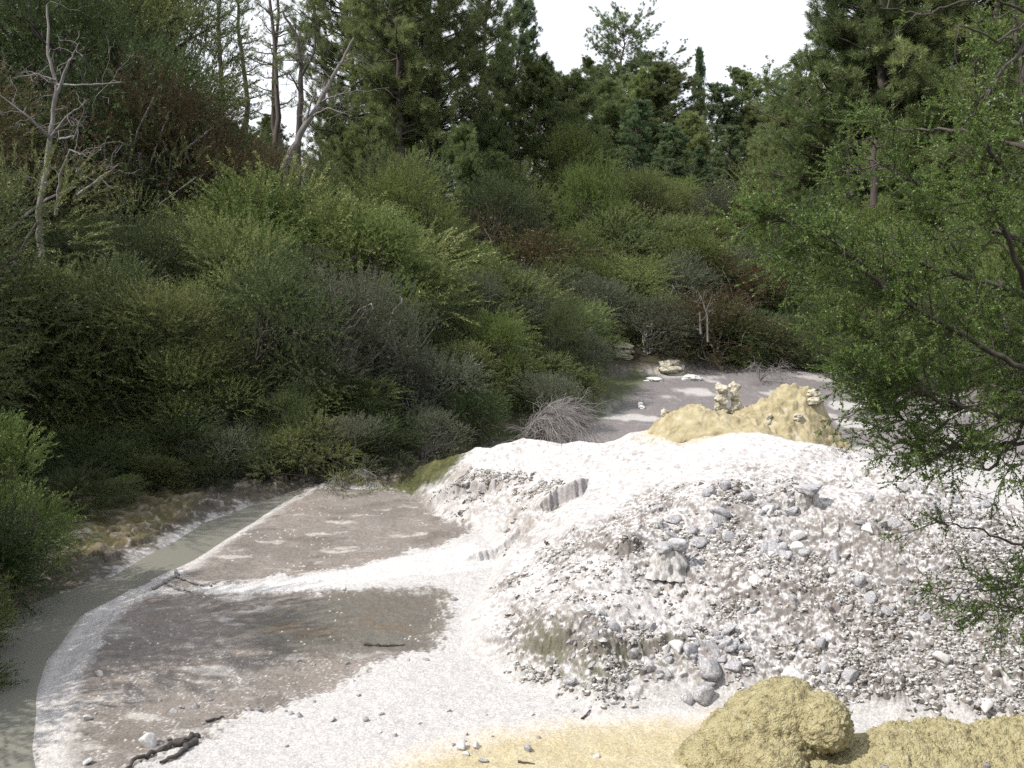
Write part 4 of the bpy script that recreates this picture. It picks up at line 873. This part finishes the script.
bank2, bank2_h = heap("sulphur_mound", b2x, b2y, 2.2, 1.3, [(-0.25, -0.2, 0.5, 0.6, 0.24, 1.8), (0.25, 0.0, 0.8, 0.7, 0.33, 1.6), (1.25, 0.0, 0.9, 0.7, 0.42, 1.6), (0.45, -0.3, 1.9, 0.85, 0.20, 2.5)], M['sulphur'], lambda p, q_: base_z(p, q_), 13, grain=0.05, gfreq=14, lump=0.07, step=0.018)
tag(bank2, "low lumpy yellow bank right of the big sulphur dome", "sulphur mound")
for u, v, w, h, mt, lb in ((886, 742, 0.10, 0.12, 'twig', "short grey-brown stump on the low yellow bank"), (988, 748, 0.09, 0.26, 'twig', "weathered wooden post stump at the right end of the yellow bank")):
    x, y = flat(u, v, 0.45); z = hz(bank2_h, b2x, b2y, x, y); o = flute("stump", 0, 0, w, h, M[mt], int(u), n=6, top=0.85, lumps=0.25); o.location = (x, y, z + 0.02); tag(o, lb, "stump")

# ------------------------------------------------------------------ dead wood
def dead_tree(name, limbs, label, mat='dead', twigs=10, seed=1, tw=0.6, cat="dead tree", foot=3.0):
    """limbs: list of (polyline of (u, v, d), base radius, tip radius)"""
    rng = np.random.default_rng(seed); base = at(*limbs[0][0][0]); root = empty(name, base); tag(root, label, cat)
    for li, (pl, r0, r1) in enumerate(limbs):
        P3 = np.array([at(*p) for p in pl]) - base
        t = np.linspace(0, len(P3) - 1, (len(P3) - 1) * 5 + 1); P4 = np.stack([np.interp(t, np.arange(len(P3)), P3[:, k]) for k in range(3)], 1)
        P4[1:-1] += rng.normal(0, 0.10 * r0 + 0.006, P4[1:-1].shape)
        if li == 0: P4[0, 2] -= foot
        g = Geo(); g.tube(P4, np.linspace(r0, r1, len(P4)), 8)
        for _ in range(twigs):
            i = rng.integers(len(P4) // 4, len(P4)); d = unit(rng.normal(size=3) + np.array([0, 0, 0.3])); L = tw * rng.uniform(0.3, 1.2)
            tip = P4[i] + d * L; g.tube(bend(P4[i], tip, rng, 5, 0.2), np.linspace(max(r1 * 0.7, 0.008), 0.005, 5), 4)
            for _ in range(2):
                d2 = unit(d + rng.normal(0, 0.6, 3)); m = P4[i] + d * L * rng.uniform(.4, .9); g.tube(bend(m, m + d2 * L * 0.5, rng, 4, 0.2), np.linspace(0.008, 0.003, 4), 3)
        g.build("trunk" if li == 0 else "branch", M[mat], root, smooth=True)
    return root
dead_tree("dead_tree", [([(42, 262, 27.5), (38, 215, 27.5), (50, 140, 27.6), (57, 90, 27.7), (49, 55, 27.8), (47, 5, 28)], 0.09, 0.025), ([(50, 138, 27.6), (30, 118, 27.2), (-5, 92, 27)], 0.05, 0.015), ([(56, 95, 27.7), (70, 60, 27.5), (80, 42, 27.4)], 0.05, 0.012),
                        ([(51, 137, 27.6), (65, 118, 27.3), (82, 105, 27.1)], 0.045, 0.012), ([(56, 215, 27.6), (60, 175, 27.4), (70, 150, 27.2), (80, 155, 27.1)], 0.05, 0.015), ([(78, 195, 27.3), (100, 178, 27.1), (118, 165, 27)], 0.05, 0.012), ([(57, 85, 27.7), (90, 85, 27.4), (122, 82, 27.2)], 0.035, 0.01), ([(56, 80, 27.7), (35, 74, 27.5), (14, 78, 27.4)], 0.035, 0.01), ([(60, 139, 27.5), (75, 136, 27.2), (80, 120, 27.1)], .04, .012)],
          "pale twisted dead tree standing at the left among rusty foliage", twigs=7, seed=3, tw=0.9)
dead_tree("dead_tree", [([(281, 172, 37), (300, 135, 37), (322, 98, 37), (340, 65, 37), (354, 38, 37)], 0.15, 0.03), ([(310, 117, 37), (328, 108, 36.6), (352, 116, 36.3)], 0.05, 0.01), ([(318, 104, 37), (330, 97, 36.6), (350, 92, 36.4)], 0.05, 0.01), ([(304, 128, 37), (312, 100, 36.8), (320, 72, 36.6)], 0.05, 0.01), ([(333, 80, 37), (322, 70, 36.8), (312, 66, 36.6)], .04, .01)],
          "bare grey trunk leaning right against the gap in the trees", twigs=8, seed=5, tw=1.3)
dead_tree("dead_tree", [([(296, 170, 39), (300, 110, 39), (302, 70, 39), (298, 40, 39), (283, 12, 39)], 0.14, 0.04), ([(302, 75, 39), (315, 52, 38.8), (316, 18, 38.6)], 0.07, 0.02), ([(300, 92, 39), (288, 70, 38.8)], .05, .015)],
          "forked dark dead tree rising behind the leaning grey trunk", mat='bark', twigs=8, seed=6, tw=1.2)
dead_tree("dead_tree", [([(708, 335, 43), (707, 315, 43), (702, 300, 43), (699, 292, 43)], 0.045, 0.015), ([(701, 334, 43), (700, 312, 43)], 0.05, 0.02), ([(706, 312, 43), (712, 296, 42.8)], 0.03, 0.01)], "slender whitish dead stem among far brown shrubs", foot=0.3, twigs=5, seed=8, tw=0.5)
dead_tree("dead_tree", [([(875, 185, 47), (873, 160, 47), (876, 140, 47)], 0.16, 0.08), ([(874, 160, 46.8), (850, 158, 46.2), (828, 160, 46)], 0.04, 0.01), ([(875, 145, 46.8), (868, 138, 46.4), (880, 136, 46.2)], 0.05, 0.015), ([(852, 195, 46.9), (848, 168, 46.9)], .1, .05)], "pale broken trunk with bare side limbs among the right-hand pines", mat='pine_bark', foot=1.0, twigs=6, seed=9, tw=1.0)
dead_tree("dead_branch", [([(-20, 258, 24), (8, 270, 23.8), (17, 285, 23.6)], 0.05, 0.025), ([(5, 267, 23.8), (14, 262, 23.6), (20, 272, 23.5)], .03, .01)], "bleached bent branch poking out at the left edge", twigs=4, seed=12, tw=0.4, cat="dead branch")

def dead_bush(u, v, d, n, L, fan, label, seed, lift=0.8, bias=(0.5, -0.1)):
    """many fine grey twigs arching out and down from one root"""
    rng = np.random.default_rng(seed); x, y = at(u, v, d)[:2]; z = float(base_z(np.array([x]), np.array([y]))[0]); root = empty("dead_bush", (x, y, z)); tag(root, label, "dead bush", "dead grey bushes")
    g = Geo(); g2 = Geo()
    nb = max(6, n // 70)
    for s_ in range(nb):
        a = rng.uniform(0, 6.28); hd = np.array([math.cos(a) * fan + bias[0], math.sin(a) * fan + bias[1], 0]); hd /= np.linalg.norm(hd) + 1e-6
        l_ = L * rng.uniform(0.55, 1.15); up_ = lift * rng.uniform(0.7, 1.25); t = np.linspace(0, 1, 9)[:, None]
        bo = np.array([0, 0, -0.2]) + hd * l_ * t + np.array([0, 0, 1.0]) * (0.2 + l_ * up_ * (1.7 * t - 1.25 * t ** 2)) + np.cumsum(rng.normal(0, 0.03 * L, (9, 3)), 0) * t
        bo[1:, 2] = np.maximum(bo[1:, 2], 0.05); g2.tube(bo, np.linspace(0.022, 0.006, 9) * min(1, L), 5)
        for _ in range(n // nb):
            f = rng.uniform(0.15, 1.0) * 7.99; k = int(f); p0 = bo[k] + (bo[k + 1] - bo[k]) * (f - k)
            d = unit(unit(bo[k + 1] - bo[k]) * 0.8 + rng.normal(0, 0.55, 3) + np.array([bias[0] * .5, 0, -0.15])); ll = L * rng.uniform(0.12, 0.5)
            tw = bend(p0, p0 + d * ll, rng, 5, 0.16); tw[:, 2] -= 0.25 * ll * np.linspace(0, 1, 5) ** 2; tw[:, 2] = np.maximum(tw[:, 2], 0.02)
            g.tube(tw, np.linspace(0.006, 0.0025, 5), 3)
    g2.build("stem", M['twig'], root); g.build("twigs", M['twig'], root)
dead_bush(518, 424, 23.6, 1900, 1.75, 0.6, "large arching grey dead bush at the back edge of the terrace", 3, lift=1.1, bias=(0.75, -0.1))
dead_bush(345, 488, 23.6, 170, 0.75, 0.8, "small drooping dead bush at the head of the mud flat", 4, bias=(0.0, -0.2))
dead_bush(760, 378, 41, 240, 1.5, 0.9, "rounded grey dead bush behind the yellow bank", 5, bias=(0, 0))
dead_bush(40, 575, 18.5, 120, 0.9, 0.6, "dark dead twigs trailing into the stream at the left", 7, lift=0.35, bias=(0.8, 0.0))
def driftwood(pls, label, r=0.03, mat='wet_wood', seed=1):
    rng = np.random.default_rng(seed); P0 = ground(*pls[0][0]); root_z = surf_z(P0[0], P0[1]); o_g = Geo()
    for pl in pls:
        P3 = []
        for (u, v) in pl: 
            q_ = ground(u, v); P3.append((q_[0] - P0[0], q_[1] - P0[1], surf_z(q_[0], q_[1]) - root_z + r * 0.7))
        P3 = np.array(P3); t = np.linspace(0, len(P3) - 1, (len(P3) - 1) * 6 + 1); P4 = np.stack([np.interp(t, np.arange(len(P3)), P3[:, k]) for k in range(3)], 1)
        P4[1:-1] += rng.normal(0, r * 0.35, P4[1:-1].shape); o_g.tube(P4, np.linspace(r, r * 0.35, len(P4)), 7)
    o = o_g.build("dead_branch", M[mat], smooth=True); o.location = (P0[0], P0[1], root_z); tag(o, label, "dead branch"); return o
driftwood([[(198, 738), (185, 745), (160, 752), (135, 764), (120, 775)], [(196, 743), (180, 757), (160, 766)], [(185, 745), (178, 741), (168, 742)]], "forked dark branch lying on the mud at the bottom left", 0.045, seed=2)
driftwood([[(152, 590), (165, 582), (178, 577), (190, 583), (212, 588)], [(165, 582), (175, 590), (190, 592)], [(178, 577), (172, 570)]], "grey driftwood tangle where the white runnel meets the stream bank", 0.04, 'twig', seed=3)
driftwood([[(364, 645), (385, 646), (405, 645)]], "thin dark stick on the wet mud", 0.022, seed=4)
driftwood([[(206, 722), (224, 716)]], "short dark twig on the speckled mud", 0.02, seed=5)
driftwood([[(860, 692), (868, 694), (876, 703)]], "thin bleached root on the slope behind the yellow bank", 0.018, 'dead', seed=6)
driftwood([[(518, 763), (535, 767)]], "short brown twig on the yellow sand", 0.015, seed=7)
driftwood([[(582, 720), (591, 712)]], "small dark twig stuck in the sand edge", 0.018, seed=9)

# ------------------------------------------------------------------ foliage close to the viewer
def near_tree(label, limbs, base, seed, mat='near', sub=(10, 17), leaf=0.026, width=0.0115, per=34, reach=0.75, twig_mat='bark', name="leafy_tree", minL=0.25, droop=0.05):
    """limbs in world space -> side branches -> twigs with tiny leaves"""
    rng = np.random.default_rng(seed); root = empty(name, base); tag(root, label, "tree"); base = np.array(base)
    gb, gf = Geo(), Geo(); O, D, Ls = [], [], []
    for (pl, r0, r1, dens) in limbs:
        P3 = np.array([at(*p) if len(p) == 3 else p[0] for p in pl]) - base
        t = np.linspace(0, len(P3) - 1, (len(P3) - 1) * 6 + 1); P4 = np.stack([np.interp(t, np.arange(len(P3)), P3[:, k]) for k in range(3)], 1)
        P4[1:-1] += rng.normal(0, 0.012, P4[1:-1].shape); gb.tube(P4, np.linspace(r0, r1, len(P4)), 7)
        tot = np.linalg.norm(np.diff(P4, axis=0), axis=1).sum(); nb = int(1.5 * dens * tot)
        for _ in range(nb):
            f = rng.uniform(0.08, 1.0); i = min(len(P4) - 2, int(f * (len(P4) - 1))); p = P4[i]
            ax = unit(P4[i + 1] - P4[i]); d = unit(ax * 0.75 + rng.normal(0, 0.62, 3) + np.array([-0.05, 0, 0.05])); L = reach * rng.uniform(0.4, 1.15) * (1.1 - 0.45 * f)
            e = p + d * L; e[2] -= droop * L; bp_ = bend(p, e, rng, 6, 0.14); gb.tube(bp_, np.linspace(0.007, 0.002, 6), 4)
            for _k in range(rng.integers(*sub)):
                ff = rng.uniform(0.15, 1.0); j = min(4, int(ff * 5)); q_ = bp_[j] + (bp_[j + 1] - bp_[j]) * (ff * 5 - j)
                O.append(q_); D.append(unit(d * 0.8 + rng.normal(0, 0.6, 3))); Ls.append(rng.uniform(0.10, 0.30))
    O, D, Ls = np.array(O), np.array(D), np.array(Ls)
    sticks(gb, O, O + D * Ls[:, None], 0.004, rng)
    tint = np.clip(0.5 + 0.25 * fbm(O[:, 0] * 1.2, O[:, 2] * 1.2, 2, 3) + rng.normal(0, 0.12, len(O)), 0, 1)
    sprays(gf, O, D, rng, Ls, per, leaf, width, tint, 0.0, 0.75)
    gb.build("trunk", M[twig_mat], root, smooth=True); gf.build("foliage", M[mat], root); return root
T0 = at(1085, 560, 9.2); TB = (float(T0[0]), float(T0[1]), float(base_z(np.array([T0[0]]), np.array([T0[1]]))[0]) - 0.1)
tb = lambda: (np.array(TB),)
tr_ = [([tb(), (1075, 520, 9.2), (1050, 440, 9.2), (1040, 330, 9.3), (1035, 200, 9.4), (1020, 60, 9.6), (1010, -60, 9.8)], 0.055, 0.02, 6),
       ([(1042, 380, 9.2), (985, 348, 9.0), (925, 315, 8.8), (882, 288, 8.6), (855, 256, 8.5), (810, 228, 8.4), (760, 214, 8.3)], 0.030, 0.004, 13),
       ([(1036, 250, 9.3), (985, 225, 9.6), (930, 190, 9.9), (880, 165, 10.1), (835, 170, 10.3)], 0.03, 0.004, 9),
       ([(1040, 300, 9.2), (960, 275, 9.4), (890, 255, 9.5), (830, 250, 9.6), (790, 262, 9.7)], 0.026, 0.004, 14),
       ([(1045, 400, 9.2), (970, 380, 9.5), (900, 360, 9.7), (860, 332, 9.9), (830, 318, 10)], 0.026, 0.004, 14),
       ([(1048, 420, 9.2), (990, 415, 8.9), (930, 395, 8.7), (890, 384, 8.6), (855, 362, 8.5)], 0.026, 0.004, 14),
       ([(1050, 440, 9.2), (980, 450, 9.3), (920, 440, 9.4), (905, 420, 9.5), (875, 402, 9.5)], 0.022, 0.004, 13),
       ([(1020, 430, 9.2), (990, 470, 9.0), (960, 440, 8.9), (940, 452, 8.8), (918, 456, 8.7)], 0.018, 0.004, 7),
       ([(1034, 200, 9.3), (990, 150, 9.1), (975, 90, 9.0), (970, 50, 8.9)], 0.025, 0.004, 6),
       ([(1030, 150, 9.4), (960, 130, 9.8), (905, 130, 10.0), (870, 120, 10.2)], 0.025, 0.004, 5),
       ([(1062, 520, 9.2), (1020, 545, 9.0), (975, 528, 8.8), (935, 520, 8.7)], 0.018, 0.003, 2),
       ([(1070, 560, 9.2), (1030, 585, 9.0), (985, 590, 8.8), (945, 588, 8.7)], 0.018, 0.003, 4),
       ([(1070, 600, 9.2), (1035, 610, 9.0), (1005, 612, 8.8), (980, 598, 8.7)], 0.016, 0.003, 4),
       ([(1050, 430, 9.3), (1000, 320, 9.9), (950, 240, 10.2), (920, 200, 10.4)], 0.03, 0.004, 10),
       ([(1040, 330, 9.3), (1010, 240, 8.8), (985, 190, 8.6), (960, 60 + 100, 8.5)], 0.03, 0.004, 8)]
near_tree("small-leaved green tree reaching in from the right over the white slope", tr_, TB, 21)
tw_ = [([(np.array([5.2, 8.4, 2.2]),), (1090, -40, 8.0), (1040, 10, 7.8), (1015, 60, 7.7), (985, 95, 7.6), (975, 112, 7.6)], 0.03, 0.006, 2.0), ([(1030, 20, 7.8), (1000, 40, 7.6), (960, 25, 7.5), (952, 70, 7.5)], 0.012, 0.004, 2.5), ([(1035, 15, 7.8), (985, -5, 7.7), (930, 12, 7.6), (880, 8, 7.6)], .012, .004, 2.0)]
near_tree("dark hanging bough with few leaves at the top right corner", tw_, (5.2, 8.4, 2.2), 22, name="hanging_bough", sub=(2, 5), reach=0.45)

def near_bush(key, u, v, d, H, R, label, seed, mat, **k):
    r = shrub_proto("shrub", H, R, 18, 1500, 40, mat, seed, leaf=0.055, width=0.011, spray=0.42, spread=0.42, **k)
    x, y = at(u, v, d)[:2]; r.location = (x, y, float(base_z(np.array([x]), np.array([y]))[0]) - 0.05); tag(r, label, "shrub", "shrubs at the left edge")
near_bush('n', 2, 500, 16.4, 2.9, 1.05, "bright feathery green shrub at the left edge above the stream", 51, 'bright', up=0.5, droop=0.25)
near_bush('n', -25, 545, 15.6, 1.5, 0.8, "darker green shrub under the bright feathery one at the left edge", 52, 'deep', up=0.4, droop=0.2)
near_bush('n', -50, 690, 12.9, 1.4, 0.65, "grey-green shrub with trailing twigs in the bottom left corner", 53, 'olive', up=0.4, droop=0.3, bare=300)
near_bush('n', -45, 640, 14.0, 1.2, 0.6, "low pale green shrub leaning over the stream at the left edge", 54, 'bright', up=0.5, droop=0.2)

# ------------------------------------------------------------------ labels for the plants and the loose stones
def screen(o, dz): 
    return project(o.location.x, o.location.y, o.location.z + dz)
rows = {}
def drop(r):
    for c in list(r.children): bpy.data.objects.remove(c)
    bpy.data.objects.remove(r)
UNSEEN = [87,88,89,91,93,94,96,99,101,104,106,107,108,109,110,112,113,114,116,120,121,122,124,126,127,131,132,133,134,135,136,137,138,142,144,146,157,162,163,164,165,166,167,169,173,174,175,177,178,179,180,181,182,183,184,186,187,188,189,194,195,200,201,202,204,205,206,209,210,211,213,214,216,217,220,221,223,226,229,230,231,233,234,236,237,239,242,243,244,247,249,250,252,253,254,255,256,257,259,260,261,263,265,267,270,271,273,276,277,279,280,282,284,287,288,289,290,291,294,297,298,299,300,305,306,307,308,309,313,316,317,320,321,324,325,326,329,331,332,333,334,335,336,337,339,340,344,345,346,349,350,352,413]   # shrubs wholly behind others
for i_ in UNSEEN: drop(placed[i_][0])
placed = [p_ for i_, p_ in enumerate(placed) if i_ not in set(UNSEEN)]
for (r, key, x, y, H) in placed:
    u, v = screen(r, H * 0.7); s = -float(sdist(VALLEY, np.array([x]), np.array([y]))[0])
    if key in PINE:
        side = "left skyline above the bush" if u < 520 else ("middle skyline" if u < 780 else "right-hand slope")
        lk = {'pa': "dark green pine", 'pb': "blue-green pine", 'pc': "yellow-green pine", 'thin': "thin bare-trunked pine", 'spire': "narrow pointed conifer", 'round': "rounded yellow-green tree", 'pd': "broad-topped dark pine"}[key]
        rows.setdefault((lk, f"on the {side}", "tree", "pines and tall trees on the ridges"), []).append((u, r))
    elif key in BIGLOOK:
        side = "along the far stream bank" if y < 29 else ("on the lower left slope" if y < 36 else ("high on the left slope" if u < 450 else "high on the middle slope"))
        rows.setdefault((BIGLOOK[key] + " bushy tree", side, "tree", "bushy trees on the forest slopes"), []).append((u, r))
    else:
        lk = LOOK[''.join(c for c in key if not c.isdigit())]
        lv = "along the valley floor edge" if s < 4 else ("low on the shrubby slope" if s < 10 else ("halfway up the shrubby slope" if s < 18 else ("high on the shrubby slope" if s < 25 else "at the top under the pines")))
        rows.setdefault((lk + " shrub", lv, "shrub", "shrubs covering the slopes"), []).append((u, r))
for (lk, side, cat, grp), mem in rows.items():
    mem.sort(key=lambda t: t[0])
    for i, (u, r) in enumerate(mem):
        tag(r, (f"{ordinal(i)} {lk} from the left {side}" if len(mem) > 1 else f"only {lk} {side}"), cat, grp)
zones = {}
for (o, u, v, lb) in rock_list:
    if lb in [n_[3] for n_ in NAMED]: tag(o, lb, "rock", "loose stones on the terrace")
    else: zones.setdefault(lb, []).append((u, o))
for zn, mem in zones.items():
    mem.sort(key=lambda t: t[0])
    for i, (u, o) in enumerate(mem): tag(o, f"{ordinal(i)} small pale stone from the left {zn}", "rock", "loose stones on the terrace")
